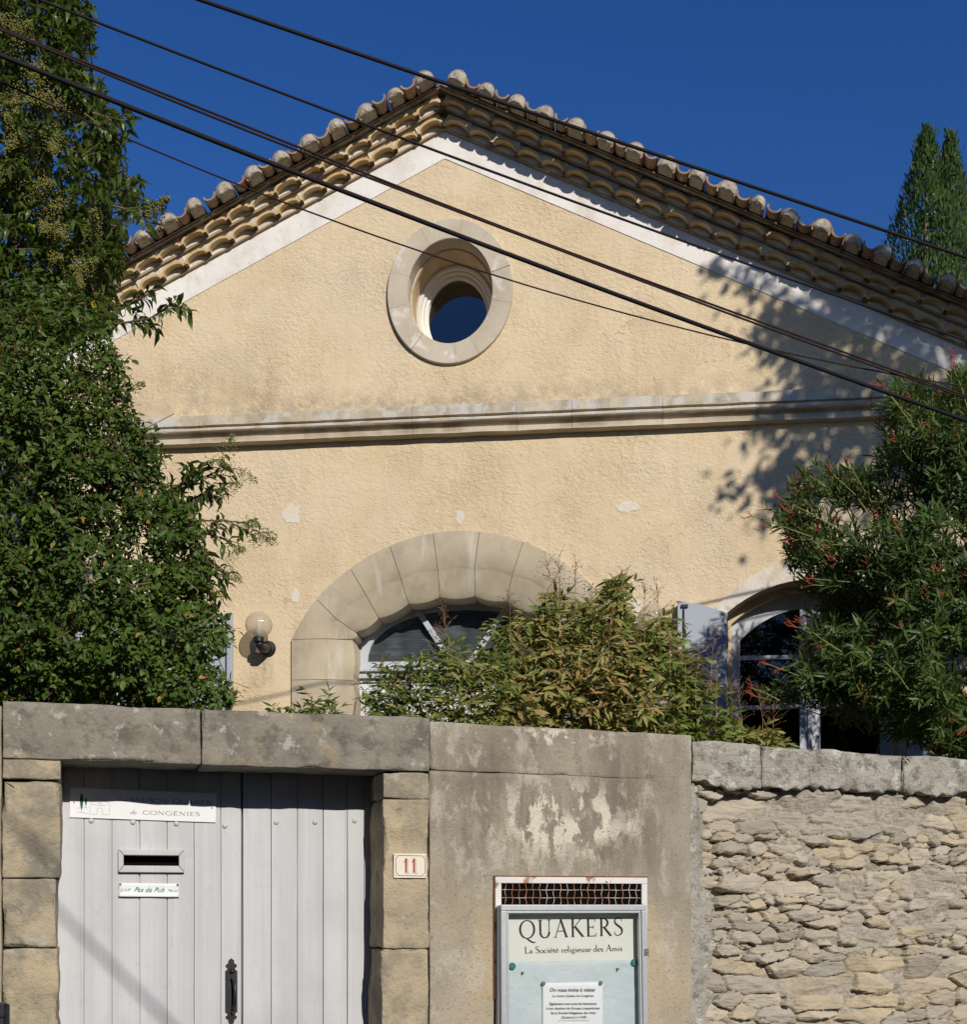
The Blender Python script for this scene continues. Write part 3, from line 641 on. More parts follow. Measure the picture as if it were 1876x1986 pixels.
# segmental windows: white surround, reveal, frame with bars, dark panes, shutters
def make_window(shape, uL, uR, vs, va, vb):
    win = empty('window'); win.parent = house
    big = win_shape(uL-.09, uR+.09, vs+.05, va+.17, vb); mb = MB()
    A = [hpt(u, v, .008) for u, v in big]; B = [hpt(u, v, .008) for u, v in shape]
    mb.band(A, B); mb.band(A, [hpt(u, v, -.01) for u, v in big])
    mb.build('surround', M['old_white'], win, recalc=False)
    sm = [(uL+.05+(u-uL)*(uR-uL-.10)/(uR-uL), v-.05) for u, v in shape]
    mb = MB(); mb.band(B, [hpt(u, v, -.20) for u, v in shape]); mb.band([hpt(u, v, -.20) for u, v in shape], [hpt(u, v, -.205) for u, v in sm]); mb.band([hpt(u, v, -.205) for u, v in sm], [hpt(u, v, -.40) for u, v in sm])
    mb.build('reveal', M['oculus_inner'], win, recalc=False)
    MB().box(uL-.08, uR+.08, -.06, .3, vb-.08, vb).build('sill', M['limestone'], win, bevel=.01)
    inn = [(uL+.13+(u-uL)*(uR-uL-.26)/(uR-uL), v-.17) for u, v in shape]
    mb = MB(); mb.band([hpt(u, v, -.30) for u, v in sm], [hpt(u, v, -.30) for u, v in inn]); mb.band([hpt(u, v, -.30) for u, v in inn], [hpt(u, v, -.36) for u, v in inn])
    c = (uL+uR)/2
    mb.box(c-.085, c+.085, .295, .36, vb, va-.12); mb.box(c-.02, c+.02, .282, .30, vb, va-.13)
    for zz in (vs-.32, vs-.74, vs-1.16):
        if zz > vb: mb.box(uL+.06, uR-.06, .305, .35, zz-.018, zz+.018)
    mb.build('frame', M['frame_paint'], win, bevel=.003)
    mb = MB(); mb.add([hpt(u, v, -.335) for u, v in sm], [tuple(range(len(sm)))]); mb.build('pane', M['glass'], win)
    return win
def make_shutter(uh, side, shape, uL, uR, leaf_name='shutter'):
    """half of the opening, folded back against the wall beside it; side -1 = to the left of hinge uh"""
    W = .40; a0 = uL if side < 0 else uR; vs_ = shape[1][1]
    top = [(abs(u-a0), vs_+(v-vs_)*.5) for u, v in shape[1:-1] if abs(u-a0) <= W+.06]; top = sorted(top)
    top = [t for t in top if t[0] < W]+[(W, top[-1][1])]
    q = sorted([(uh+side*d, v-.02) for d, v in top])
    poly = [(q[0][0], wvb+.02)]+q+[(q[-1][0], wvb+.02)]
    mb = MB(); mb.prism(poly, -.085, -.055); o = mb.build(leaf_name, M['shutter'], house, bevel=.004)
    mb = MB(); mb.prism([(u+side*(-.012), v-.006) for u, v in poly], -.050, -.020); mb.build('shutter', M['shutter'], house, bevel=.004)
    for zz in (wvs-.25, wvs-1.0):
        mh = MB(); mh.box(min(uh, uh+side*W*.75), max(uh, uh+side*W*.75), -.091, -.0855, zz-.02, zz+.02); mh.tube([(uh, -.07, zz-.05), (uh, -.06, zz+.05)], .014)
        mh.build('strap_hinge', M['shutter'], o, bevel=.002)
    e = uh+side*(W-.05)
    ml = MB(); ml.tube([(e, -.093, wvs-1.3), (e, -.093, wvs+.02)], .007); ml.box(e-.02, e+.035, -.102, -.086, wvs+.03, wvs+.055)
    ml.build('shutter_bolt', M['black_iron'], o)
    return o
make_window(WR, wuL, wuR, wvs, wva, wvb); make_window(WL_, lU-1.42, lU, wvs, wva, wvb)
make_shutter(wuL-.01, -1, WR, wuL, wuR); make_shutter(wuR+.01, 1, WR, wuL, wuR)
make_shutter(lU+.01, 1, WL_, lU-1.42, lU); make_shutter(lU-1.43, -1, WL_, lU-1.42, lU)
# filler patches of smooth plaster on the render
for (px_, py_, a, b_) in ((566, 997, .075, .085), (1218, 983, .085, .05), (892, 1002, .04, .05), (573, 1156, .035, .06), (1236, 1176, .05, .055)):
    u, v = hp(px_, py_); mb = MB(); n = 48
    mb.add([hpt(u+a*math.cos(q)*(1+.5*float(fbm(3*math.cos(q)+px_, 3*math.sin(q), 1, 3, 4))), v+b_*math.sin(q)*(1+.5*float(fbm(3*math.cos(q)+py_, 3*math.sin(q), 5, 3, 4))), -.0 +.0035) for q in [2*math.pi*i/n for i in range(n)]], [tuple(range(n))])
    mb.build('plaster_patch', M['patch'], house)

# globe lamps on the facade
def wall_lamp(px, py, label):
    u, v = hp(px, py, .19); L = on(H, u, v, 0, 'wall_lamp', label=label, cat='wall lamp', group='globe lamps on the house wall')
    r = .112
    prof = [(r*math.cos(R(a)), r*math.sin(R(a))) for a in range(-68, 89, 6)]
    MB().lathe([(.04, -.118)]+prof, 96, (0, -.19, 0), rib=lambda a, h: .022*math.sin(a*40)*(1 if h < .055 else max(0, 1-(h-.055)*60))).build('globe', M['globe'], L, angle=60)
    mb = MB().lathe([(.044, -.145), (.047, -.14), (.047, -.108), (.042, -.102)], 28, (0, -.19, 0)); mb.build('collar', M['black'], L, angle=30)
    mb = MB().tube([(0, -.19, -.13), (.004, -.185, -.165), (.012, -.15, -.185), (.022, -.09, -.178), (.03, -.015, -.165)], [.028, .034, .036, .040, .045], 16); mb.build('arm', M['black'], L, smooth=True)
    MB().lathe([(.066, .0), (.068, -.012), (.055, -.03), (.03, -.036)], 30, (.03, 0, -.165), 'y').build('wall_plate', M['black'], L, angle=30)
    MB().lathe([(.012, -.10), (.022, -.07), (.03, -.02), (.022, .02), (.005, .04)], 16, (0, -.19, 0)).build('bulb', M['door_white'], L, smooth=True)
wall_lamp(502, 1212, 'ribbed glass globe lamp in plain view left of the arched doorway')
wall_lamp(1265, 1198, 'ribbed glass globe lamp half hidden by the bush near the open shutter')
# ------------------------------------------------------------------ street wall: gateway, render pier, rubble wall
def wallobj(name, label, cat, **k): return empty(name, Wl.o, Wl.yaw, label=label, cat=cat, **k)
def block(name, mat, parent, *a, **k):
    mb = MB(); mb.add(*rough_block(*a, **k)); return mb.build(name, mat, parent, smooth=True)
def wu(px, py=1500, c=0): return wp(px, py, c)[0]
def wz(px, py, c=0): return wp(px, py, c)[1]
gw = wallobj('gateway', 'weathered stone gate surround with grey lintel and yellow sandstone jambs', 'gateway')
uA, uB, uCj, uD = wu(5), wu(833), wu(743), wu(1341)
zl0, zl1 = wz(118, 1474), wz(400, 1376)
zl0b = zl0-.004
uj = wu(390)
block('lintel_stone', M['lintel_stone'], gw, uA, uj-.004, -.012, .45, zl0, zl1, res=.018, r=.008, amp=.008, seed=1, chip=.03)
block('lintel_stone', M['lintel_stone'], gw, uj+.004, uB, -.016, .45, zl0b, zl1+.004, res=.018, r=.008, amp=.008, seed=2, chip=.03)
zj = [wz(60, 1470), wz(60, 1512), wz(60, 1703), wz(60, 1837), -.02]
for k, (du, dy) in enumerate(((0, 0), (-.003, .004), (-.022, -.004), (-.012, 0))):
    block('jamb_stone', M['jamb_stone'], gw, uA, wu(118)+du, dy, .42, zj[k+1]+.003, zj[k]-.003, res=.016, r=.008, amp=.012, seed=10+k, chip=.10)
zr = [wz(790, 1497), wz(790, 1549), wz(790, 1839), -.02]
for k, (du, dy) in enumerate(((0, .002), (.0, 0), (-.006, .003))):
    block('jamb_stone', M['jamb_stone'], gw, uCj+du, uB-.003, dy, .42, zr[k+1]+.003, zr[k]-.003, res=.016, r=.008, amp=.013, seed=20+k, chip=.10)
# the gate: two plank leaves
cG = -.33
gate = wallobj('gate', 'pale grey double-leaf plank gate set between the sandstone jambs', 'gate')
def gu(px, py=1750): return wp(px, py, cG)[0]
gz = lambda px, py: wp(px, py, cG)[1]
ztop = zl0+.10
def planks(mb, edges, zb, zt, seed, skip=None):
    for k, (a, b_) in enumerate(zip(edges, edges[1:])):
        for (z0, z1) in ((zb, zt),) if not (skip and a < skip[1] and b_ > skip[0]) else ((zb, skip[2]), (skip[3], zt)):
            g = .0010+.0012*((k*7+seed) % 3)/2; n = max(1, int((z1-z0)/.12)); dy = .0015*float(vnoise(k*3.3, seed)); bw = .006
            # tongue and groove board: flat face, small bead and groove on its right edge
            prof = [(a+g, .012), (a+g, .002), (a+g+.002, 0), (b_-g-.014, 0), (b_-g-.013, .0012), (b_-g-.012, .0003), (b_-g-.002, .0003), (b_-g, .002), (b_-g, .012)]
            rows_ = []
            for i in range(n+1):
                z = z0+(z1-z0)*i/n
                rows_.append([(x+.001*float(vnoise(z*3, k, seed)), -cG+y+dy+.0015*float(vnoise(z*1.5, x*9, seed)), z) for x, y in prof])
            mb.grid(rows_)
            mb.band([rows_[0][0], rows_[0][-1]], [(rows_[0][0][0], -cG+.012, z0), (rows_[0][-1][0], -cG+.012, z0)])
slot_o = (gu(229), gu(357.5), gz(295, 1692), gz(295, 1647)); slot_i = (gu(239.8), gu(346.8), gz(293, 1678.5), gz(293, 1659))
eL = [gu(x) for x in (90, 110+.5, 163, 217, 270.5, 324, 376, 428, 468.3)]; eR = [gu(x) for x in (471, 526, 577, 626.6, 674, 706, 745)]
zb_ = .05
mb = MB(); planks(mb, eL, zb_, ztop, 1, (slot_i[0], slot_i[1], slot_i[2], slot_i[3]))
# backing boards, with the slot left open
y0, y1 = -cG+.014, -cG+.045
mb.box(eL[0], slot_i[0], y0, y1, zb_, ztop); mb.box(slot_i[1], eL[-1], y0, y1, zb_, ztop); mb.box(slot_i[0], slot_i[1], y0, y1, zb_, slot_i[2]); mb.box(slot_i[0], slot_i[1], y0, y1, slot_i[3], ztop)
mb.box(gu(217)+.002, slot_i[0], -cG+.0012, -cG+.02, slot_i[2], slot_i[3]); mb.box(slot_i[1], gu(376)-.002, -cG+.0012, -cG+.02, slot_i[2], slot_i[3])
mb.box(eL[-1]-.04, eL[-1]+.05, y1+.001, y1+.03, zb_, ztop)
gl = mb.build('gate_leaf', M['gate_paint'], gate)
MB().box(slot_i[0]-.02, slot_i[1]+.02, y1, y1+.25, slot_i[2]-.03, slot_i[3]+.03).build('letter_box', M['dark_fill'], gl)
mb = MB(); o0, o1, o2, o3 = slot_o; i0, i1, i2, i3 = slot_i; yf = -cG-.022
for Q in ([(o0, o2), (o1, o2), (i1, i2), (i0, i2)], [(o1, o2), (o1, o3), (i1, i3), (i1, i2)], [(o1, o3), (o0, o3), (i0, i3), (i1, i3)], [(o0, o3), (o0, o2), (i0, i2), (i0, i3)]):
    cx_ = sum(q[0] for q in Q)/4; cz = sum(q[1] for q in Q)/4
    Q = [(cx_+(x-cx_)*.994, cz+(z-cz)*.985) for x, z in Q]; mb.prism(Q, yf, -cG+.002)
mb.build('letter_slot', M['gate_paint'], gl, bevel=.004)
def bolt(leaf, px, py): u, v = wp(px, py, cG); MB().lathe([(.014, 0), (.013, -.004), (.009, -.008), (.002, -.010)], 12, (u, -cG, v), 'y').build('coach_bolt', M['gate_paint'], leaf, smooth=True)
for x, y in ((177, 1591), (258, 1594), (342, 1597), (436, 1601)): bolt(gl, x, y)
mb = MB(); planks(mb, eR, zb_, ztop, 2); mb.box(eR[0], eR[-1], y0, y1, zb_, ztop)
gr = mb.build('gate_leaf', M['gate_paint'], gate)
for x, y in ((536, 1594), (611, 1594), (688, 1591)): bolt(gr, x, y)
# ornate pull handle on the left leaf
hx = lambda z: gu(417.9+.0759*z, 1900); hz = lambda z: gz(445, 1835.8+.0759*z)
top = [(400, 280), (420, 305), (465, 330), (485, 380), (478, 420), (520, 435), (552, 480), (545, 512), (510, 530), (500, 565), (525, 595), (560, 612)]
zc = 1140
right = top+[(x, 2*zc-z) for x, z in reversed(top)]
xc = 404
poly = [(hx(x), hz(z)) for x, z in right]+[(hx(2*xc-x), hz(z)) for x, z in reversed(right[1:-1])]
mb = MB(); mb.prism(poly, -cG-.004, -cG+.001); hd = mb.build('handle', M['black_iron'], gl, bevel=.0008)
gx = 430
mb = MB().tube([(hx(gx), -cG-.004, hz(790)), (hx(gx+5), -cG-.025, hz(820)), (hx(gx+28), -cG-.045, hz(900)), (hx(gx+45), -cG-.055, hz(1050)), (hx(gx+48), -cG-.057, hz(1250)), (hx(gx+38), -cG-.052, hz(1430)), (hx(gx+10), -cG-.035, hz(1560)), (hx(gx), -cG-.004, hz(1600))], [.007, .007, .007, .008, .0085, .008, .007, .008], 10)
mb.build('grip', M['black_iron'], hd, smooth=True)
mb = MB().lathe([(.013, 0), (.013, -.008), (.009, -.016), (.004, -.02)], 14, (hx(420), -cG-.003, hz(620)), 'y')
mb.prism([(hx(420)+.012*math.sin(q)*(1 if q < 0 else 1), hz(640)+.022*math.cos(q)) for q in [2*math.pi*i/16 for i in range(16)]], -cG-.007, -cG-.003)
mb.box(hx(385), hx(470), -cG-.03, -cG-.004, hz(815), hz(785)); mb.prism([(hx(395), hz(1580)), (hx(465), hz(1580)), (hx(465), hz(1680)), (hx(430), hz(1735)), (hx(395), hz(1680))], -cG-.02, -cG-.003)
mb.build('thumb_latch', M['black_iron'], hd, bevel=.002)
# hinge iron at the left edge of the gateway
t = wallobj('gate_hook', 'black iron hinge hook on the lowest left jamb stone', 'hook')
u, v = wp(7, 1966, .03); mb = MB().box(u-.05, u+.026, -.045, -.012, v-.05, v+.045); mb.box(u-.05, u+.012, -.055, -.03, v-.012, v+.055); mb.build('plate', M['black_iron'], t, bevel=.003)
MB().tube([(u+.012, -.05, v-.06), (u+.012, -.05, v+.05)], .011).build('pin', M['black_iron'], t)

# plain wall running on to the left
t = wallobj('left_boundary_wall', 'grey rendered boundary wall just left of the gateway', 'wall')
block('render', M['cement'], t, uA-3.5, uA-.006, .012, .45, -.02, zl1-.02, res=.06, r=.01, amp=.008, seed=31)

# cement-rendered pier
pier = wallobj('rendered_pier', 'grimy cement-rendered wall section with peeling white paint behind the notice case', 'wall')
zt = wz(1085, 1411); zg = wz(1085, 1501)
block('wall_body', M['cement'], pier, uB+.002, uD, .0, .45, -.02, zg-.002, res=.02, r=.006, amp=.004, freq=6, seed=41, chip=.012)
block('top_course', M['cement'], pier, uB+.002, uD+.004, -.003, .45, zg+.002, zt+.006, res=.02, r=.006, amp=.004, freq=6, seed=42, chip=.03, shear=-.012)
mb = MB(); n = 60; rows_ = []
for i in range(n+1):
    z = -.02+(wz(1350, 1512)+.02)*i/n; ur = wu(1366+(1398-1366)*max(0, min(1, (2.17-z)/.9)))+.035*float(fbm(z*9, 3, 1))
    rows_.append([(uD-.02, .02, z)]+[(uD+(ur-uD)*k/8, .022+.05*(k/8)**2.2+.012*float(fbm(k*.9, z*14, 5)), z) for k in range(9)]+[(ur+.01, .13, z)])
mb.grid(rows_)
mb.build('mortar_fillet', M['coping'], pier, smooth=True, recalc=False)

# rubble wall with rough coping
rub = wallobj('rubble_wall', 'dry-looking rubble stone wall with rough lichened coping stones', 'wall')
uR0, uR1 = uD, uD+3.0
zc0 = wz(1500, 1525); 
def rubble_grid(u0, u1, zs, du):
    us = np.arange(u0, u1+1e-6, du); U, Z = np.meshgrid(us, zs)
    wu_, wz_ = U+.022*fbm(U*9, Z*11, 0, 3, 3)+.010*fbm(U*30, Z*30, 0, 8, 3), Z+.018*fbm(U*8, Z*10, 5, 21, 3)+.005*fbm(U*32, Z*45, 2, 9, 2)
    rs = random.Random(5); seeds = []
    z = -.1
    while z < zs[-1]+.15:
        h = rs.choice((.038, .050, .058, .068, .080, .095, .115)); x = u0-.2+rs.uniform(-.1, .1)
        while x < u1+.2:
            L = h*rs.uniform(1.3, 4.2); 
            if rs.random() < .12: L = .05
            hk = h*rs.uniform(.75, 1.25)
            seeds.append((x+L/2, z+h/2+rs.uniform(-.03, .03)+.03*math.sin(x*2.3+z*3), L/2, hk/2, rs.uniform(-.22, .22), rs.random(), rs.uniform(-.022, .022), rs.uniform(-.12, .12), rs.uniform(-.45, .25)))
            x += L
        z += h*.95
    bu, bz = wp(1690, 1960)
    seeds.append((bu, bz-.06, .17, .13, .0, .9, .012, .0, .0)); b2 = wp(1530, 1650); seeds.append((b2[0], b2[1], .10, .085, .1, .5, .006, 0, 0))
    d1 = np.full(U.shape, 9e9); d2 = d1.copy(); own = np.zeros(U.shape, int)
    for k, (su, sz, a, b_, ro, *_r) in enumerate(seeds):
        i0, i1 = np.searchsorted(us, [su-4*a-.1, su+4*a+.1]); j0, j1 = np.searchsorted(zs, [sz-5*b_-.08, sz+5*b_+.08])
        if i1 <= i0 or j1 <= j0: continue
        x = wu_[j0:j1, i0:i1]-su; y = wz_[j0:j1, i0:i1]-sz; xr = x*math.cos(ro)+y*math.sin(ro); yr = -x*math.sin(ro)+y*math.cos(ro)
        d = (np.abs(xr/a)**2.6+np.abs(yr/b_)**2.6)**(1/2.6)
        A1, A2, O = d1[j0:j1, i0:i1], d2[j0:j1, i0:i1], own[j0:j1, i0:i1]
        b = d < A1; A2[:] = np.where(b, A1, np.minimum(A2, d)); O[b] = k; A1[:] = np.where(b, d, A1)
    S = np.array([s[4:] for s in seeds]); s = S[own]; su = np.array([q[0] for q in seeds])[own]; sz = np.array([q[1] for q in seeds])[own]
    gap = d2-d1; m_ = np.clip((gap-.045)/.06, 0, 1); m_ = m_*m_*(3-2*m_)*np.clip((1.4-d1)/.12, 0, 1)
    face = .026+s[..., 2]+(U-su)*s[..., 3]+(Z-sz)*s[..., 4]
    q = s[..., 1]; fx = (U-su)+.012*fbm(U*16, Z*16, q*9, 41, 3); fz = (Z-sz)+.010*fbm(U*16, Z*20, q*7, 43, 3)
    for kk in range(5):                                     # broken faces: a few random planes cut each stone
        aa = (q*97.3+kk*1.9) % 6.283; st = .18+.5*((q*31.7+kk*.37) % 1); off = .012+.03*((q*53.1+kk*.61) % 1)
        face = np.minimum(face, .028+s[..., 2]+off*.8-(fx*np.cos(aa)*.6+fz*np.sin(aa)*1.3)*st)
    face = face+.006*fbm(U*20, Z*34, q*50, 4, 3)+.008*np.abs(fbm(U*9, Z*45, q*30, 14, 3))
    mort = -.019+.012*fbm(U*12, Z*12, 1, 6, 4)+.024*fbm(U*2.6, Z*3, 4, 17, 3)+.004*fbm(U*70, Z*70, 1, 6, 2)
    smear = fbm(U*2.2, Z*2.8, 7, 33, 3)
    mort = mort+np.clip(smear-.17, 0, .4)*.13
    hgt = np.where(m_ > 0, mort+(np.maximum(face, mort)-mort)*m_, mort)
    mm = np.clip(1-m_*1.4, 0, 1); mm = np.where(face < mort+.002, 1, mm)
    return U, Z, hgt, s[..., 1], mm
zs = np.concatenate([np.arange(-.02, .75, .05), np.arange(.78, zc0+.06, .0058)])
U, Z, hg, st_, mo_ = rubble_grid(uR0, uR1, zs, .0066)
me = bpy.data.meshes.new('stone_facing'); nz_, nu = U.shape
V = np.stack([U, +.085-hg*1.08, Z], -1).reshape(-1, 3)
jj, ii = np.meshgrid(np.arange(nz_-1), np.arange(nu-1), indexing='ij'); q = (jj*nu+ii).ravel()
Fq = np.stack([q, q+1, q+nu+1, q+nu], 1)
def npmesh(me, V, Fs, k):
    me.vertices.add(len(V)); me.vertices.foreach_set('co', np.asarray(V, np.float32).ravel())
    me.loops.add(Fs.size); me.loops.foreach_set('vertex_index', Fs.astype(np.int32).ravel())
    me.polygons.add(len(Fs)); me.polygons.foreach_set('loop_start', np.arange(0, Fs.size, k, dtype=np.int32))
    me.update(); me.validate()
def attr(me, name, a): me.attributes.new(name, 'FLOAT', 'POINT').data.foreach_set('value', np.asarray(a, np.float32).ravel())
npmesh(me, V, Fq, 4); attr(me, 'stone', st_); attr(me, 'mortar', mo_); me.polygons.foreach_set('use_smooth', [True]*len(me.polygons))
me.materials.append(M['rubble']); o = bpy.data.objects.new('stone_facing', me); col.objects.link(o); o.parent = rub
MB().box(uR0+.02, uR1, .18, .45, -.02, zc0+.03).build('wall_core', M['soil'], rub)
ce = [uD+.006, wu(1478), wu(1752), wu(1990), uR1]
for k in range(len(ce)-1):
    a, b_ = ce[k], ce[k+1]; f = lambda u: (u-ce[0])/(wu(1876)-ce[0])
    zt0 = wz(1340, 1437)+(wz(1876, 1472)-wz(1340, 1437))*f(a); zb0 = wz(1360, 1517)+(wz(1876, 1545)-wz(1360, 1517))*f(a)
    cs_ = block('coping_stone', M['coping'], rub, a+.001, b_-.001, .0+random.uniform(-.006, .006), .5, zb0+random.uniform(-.012, .012), zt0, res=.015, r=.004, amp=.012, freq=9, seed=60+k, chip=.10, shear=(wz(1876, 1472)-wz(1340, 1437))/(wu(1876)-ce[0]))

    for vv in cs_.data.vertices:                           # ragged, spalled lower edge and worn top
        x, y, z = vv.co; lw = max(0, 1-(z-zb0)/.10); fw = max(0, 1-max(0, y)/.1)
        if y < .25: vv.co.z += lw*fw*.038*float(fbm(x*5.5, 1, 2, 71, 4))+lw*fw*.012*float(vnoise(x*31, 2, 2)); vv.co.y += lw*.02*float(fbm(x*7, z*9, 3, 72, 3))
        vv.co.z += (1-lw)*.012*float(fbm(x*4, y*4, 1, 73, 4))*(1 if z > zt0-.06 else 0)
# ------------------------------------------------------------------ lettering
CAPT, CAPt = .125, .05
def _arc(cx, cy, rx, ry, a0, a1, T=CAPT, t=CAPt, n=18):
    return ([(cx+rx*math.cos(R(a0+(a1-a0)*i/n)), cy+ry*math.sin(R(a0+(a1-a0)*i/n))) for i in range(n+1)], [t+(T-t)*abs(math.cos(R(a0+(a1-a0)*i/n)))**1.3 for i in range(n+1)])
def _l(x0, y0, x1, y1, w): return ([(x0, y0), (x1, y1)], [w, w])
def _s(x, y, h=.085): return ([(x-h, y), (x, y), (x+h, y)], [.03, .045, .03])
def _cr(pts, ws, n=6):
    out, ow = [], []
    P = [pts[0]]+pts+[pts[-1]]; Wq = [ws[0]]+ws+[ws[-1]]
    for i in range(1, len(P)-2):
        for k in range(n):
            t = k/n; c = [.5*(-t+2*t*t-t**3), .5*(2-5*t*t+3*t**3), .5*(t+4*t*t-3*t**3), .5*(-t*t+t**3)]
            out.append(tuple(sum(c[j]*P[i-1+j][d] for j in range(4)) for d in (0, 1))); ow.append(Wq[i]+(Wq[i+1]-Wq[i])*t)
    return out+[pts[-1]], ow+[ws[-1]]
T_, t_ = CAPT, CAPt
GL = {
 ' ': (.28, []),
 'Q': (.86, [_arc(.42, .5, .37, .49, 0, 360), _cr([(.38, .02), (.52, -.10), (.72, -.22), (.86, -.20)], [.05, .10, .08, .03])]),
 'U': (.80, [_l(.17, .98, .17, .34, T_), _arc(.40, .33, .235, .315, 180, 360, T_, .06), _l(.635, .33, .635, .98, t_), _s(.17, .98, .12), _s(.635, .98, .10)]),
 'A': (.76, [_l(.08, .02, .385, 1.0, t_), _l(.37, 1.0, .67, .02, T_), _l(.19, .35, .55, .35, t_), _s(.08, .02), _s(.67, .02, .1)]),
 'K': (.76, [_l(.17, .02, .17, .98, T_), _l(.6, .98, .19, .46, t_), _l(.29, .57, .70, .02, T_), _s(.17, .02), _s(.17, .98), _s(.6, .98), _s(.70, .02)]),
 'E': (.62, [_l(.16, .02, .16, .98, T_), _l(.08, .975, .52, .975, t_), _l(.16, .52, .44, .52, t_), _l(.08, .025, .56, .025, t_), _l(.51, .99, .53, .83, .04), _l(.43, .6, .43, .44, .04), _l(.55, .02, .58, .18, .04)]),
 'R': (.72, [_l(.17, .02, .17, .98, T_), _arc(.26, .73, .25, .245, 90, -90), _l(.1, .975, .28, .975, t_), _l(.17, .485, .3, .485, t_), _l(.31, .49, .66, .02, T_), _s(.17, .02), _s(.67, .02, .07)]),
 'S': (.58, [_cr([(.47, .78), (.44, .93), (.29, .985), (.13, .92), (.10, .76), (.2, .62), (.38, .47), (.48, .33), (.46, .13), (.28, .015), (.12, .07), (.08, .24)], [.03, .05, .05, .07, .10, .12, .125, .12, .09, .05, .05, .03])]),
 'M': (.98, [_l(.14, .02, .16, .98, t_), _l(.16, .98, .48, .06, T_), _l(.48, .06, .80, .98, t_), _l(.80, .98, .83, .02, T_), _s(.14, .02), _s(.83, .02), _s(.12, .98, .06), _s(.86, .98, .06)]),
 'I': (.36, [_l(.18, .02, .18, .98, T_), _s(.18, .02), _s(.18, .98)]),
 'O': (.84, [_arc(.42, .5, .37, .49, 0, 360)]),
 'N': (.84, [_l(.16, .02, .16, .98, t_), _l(.14, .98, .68, .04, T_), _l(.68, .0, .68, .98, t_), _s(.16, .02), _s(.12, .98, .07), _s(.68, .98)]),
 'C': (.76, [_arc(.44, .5, .38, .49, 48, 312), _l(.69, .98, .69, .76, .04)]),
 'G': (.84, [_arc(.44, .5, .38, .49, 48, 322), _l(.71, .40, .71, .08, T_), _s(.70, .42, .1), _l(.69, .98, .69, .76, .04)]),
 'L': (.60, [_l(.16, .02, .16, .98, T_), _l(.08, .025, .54, .025, t_), _s(.16, .98), _l(.53, .02, .56, .2, .04)]),
 'a': (.44, [_l(.32, .03, .32, .32, .10), _arc(.2, .32, .12, .13, 0, 150, .07, .05), _arc(.19, .13, .12, .12, 60, 320, .09, .05), _l(.32, .03, .42, .03, .05)]),
 'o': (.50, [_arc(.25, .225, .19, .22, 0, 360, .10, .05)]),
 'c': (.42, [_arc(.24, .225, .19, .22, 50, 310, .10, .05)]),
 'i': (.26, [_l(.13, .02, .13, .44, .10), _s(.13, .02, .06), ([(.12, .62), (.14, .70)], [.09, .09]), _l(.04, .42, .13, .42, .04)]),
 'e': (.44, [_arc(.23, .225, .18, .22, 0, 310, .10, .05), _l(.05, .25, .40, .25, .045)]),
 't': (.32, [_l(.13, .08, .13, .6, .10), _arc(.2, .1, .07, .08, 180, 300, .09, .05), _l(.03, .43, .28, .43, .05)]),
 'r': (.36, [_l(.12, .02, .12, .44, .10), _s(.12, .02, .07), _arc(.25, .30, .11, .13, 170, 50, .07, .05), _l(.04, .43, .12, .43, .04)]),
 'l': (.26, [_l(.13, .02, .13, 1.0, .10), _s(.13, .02, .06), _l(.04, .98, .13, .98, .04)]),
 'g': (.46, [_arc(.2, .29, .14, .15, 0, 360, .08, .05), _arc(.22, -.10, .18, .13, 0, 360, .08, .05), _l(.14, .14, .12, .04, .06), _l(.31, .42, .42, .44, .05)]),
 'u': (.52, [_l(.11, .44, .11, .14, .10), _arc(.24, .15, .13, .13, 180, 330, .10, .05), _l(.38, .02, .38, .44, .10), _s(.07, .43, .05), _l(.38, .03, .47, .03, .04)]),
 's': (.36, [_cr([(.30, .36), (.25, .43), (.15, .44), (.07, .36), (.12, .27), (.25, .18), (.29, .09), (.2, .01), (.09, .02), (.05, .11)], [.03, .05, .06, .08, .09, .09, .08, .06, .05, .03])]),
 'd': (.52, [_arc(.23, .225, .18, .22, 0, 360, .10, .05), _l(.39, .02, .39, 1.0, .10), _l(.3, .98, .39, .98, .04), _l(.39, .03, .48, .03, .04)]),
 'm': (.78, [_l(.12, .02, .12, .44, .10), _arc(.25, .30, .13, .14, 180, 0, .10, .05), _l(.38, .30, .38, .02, .10), _arc(.51, .30, .13, .14, 180, 0, .10, .05), _l(.64, .30, .64, .02, .10), _s(.12, .02, .06), _s(.38, .02, .06), _s(.64, .02, .06)]),
}
ac = lambda x, y: ([(x, y), (x+.11, y+.13)], [.06, .09])
GL['É'] = (.62, GL['E'][1]+[ac(.29, 1.1)]); GL['é'] = (.44, GL['e'][1]+[ac(.2, .55)])
def strokes(mb, items, y, scale, ox, oz, shear=0., sx=1., rot=0., weight=1., mi=0):
    for k, (pts, ws) in enumerate(items):
        yy = y-.00012*(k % 7)-.0001; A = []; B = []
        P = [((x+shear*z)*sx, z) for x, z in pts]
        for i, p in enumerate(P):
            a, b_ = P[max(0, i-1)], P[min(len(P)-1, i+1)]; dx, dz = b_[0]-a[0], b_[1]-a[1]; L = math.hypot(dx, dz) or 1
            h = ws[i]/2*weight
            for arr, s in ((A, 1), (B, -1)):
                X, Zz = (p[0]-dz/L*h*s)*scale, (p[1]+dx/L*h*s)*scale
                arr.append((ox+X*math.cos(rot)-Zz*math.sin(rot), yy, oz+X*math.sin(rot)+Zz*math.cos(rot)))
        mb.band(A, B, mi)
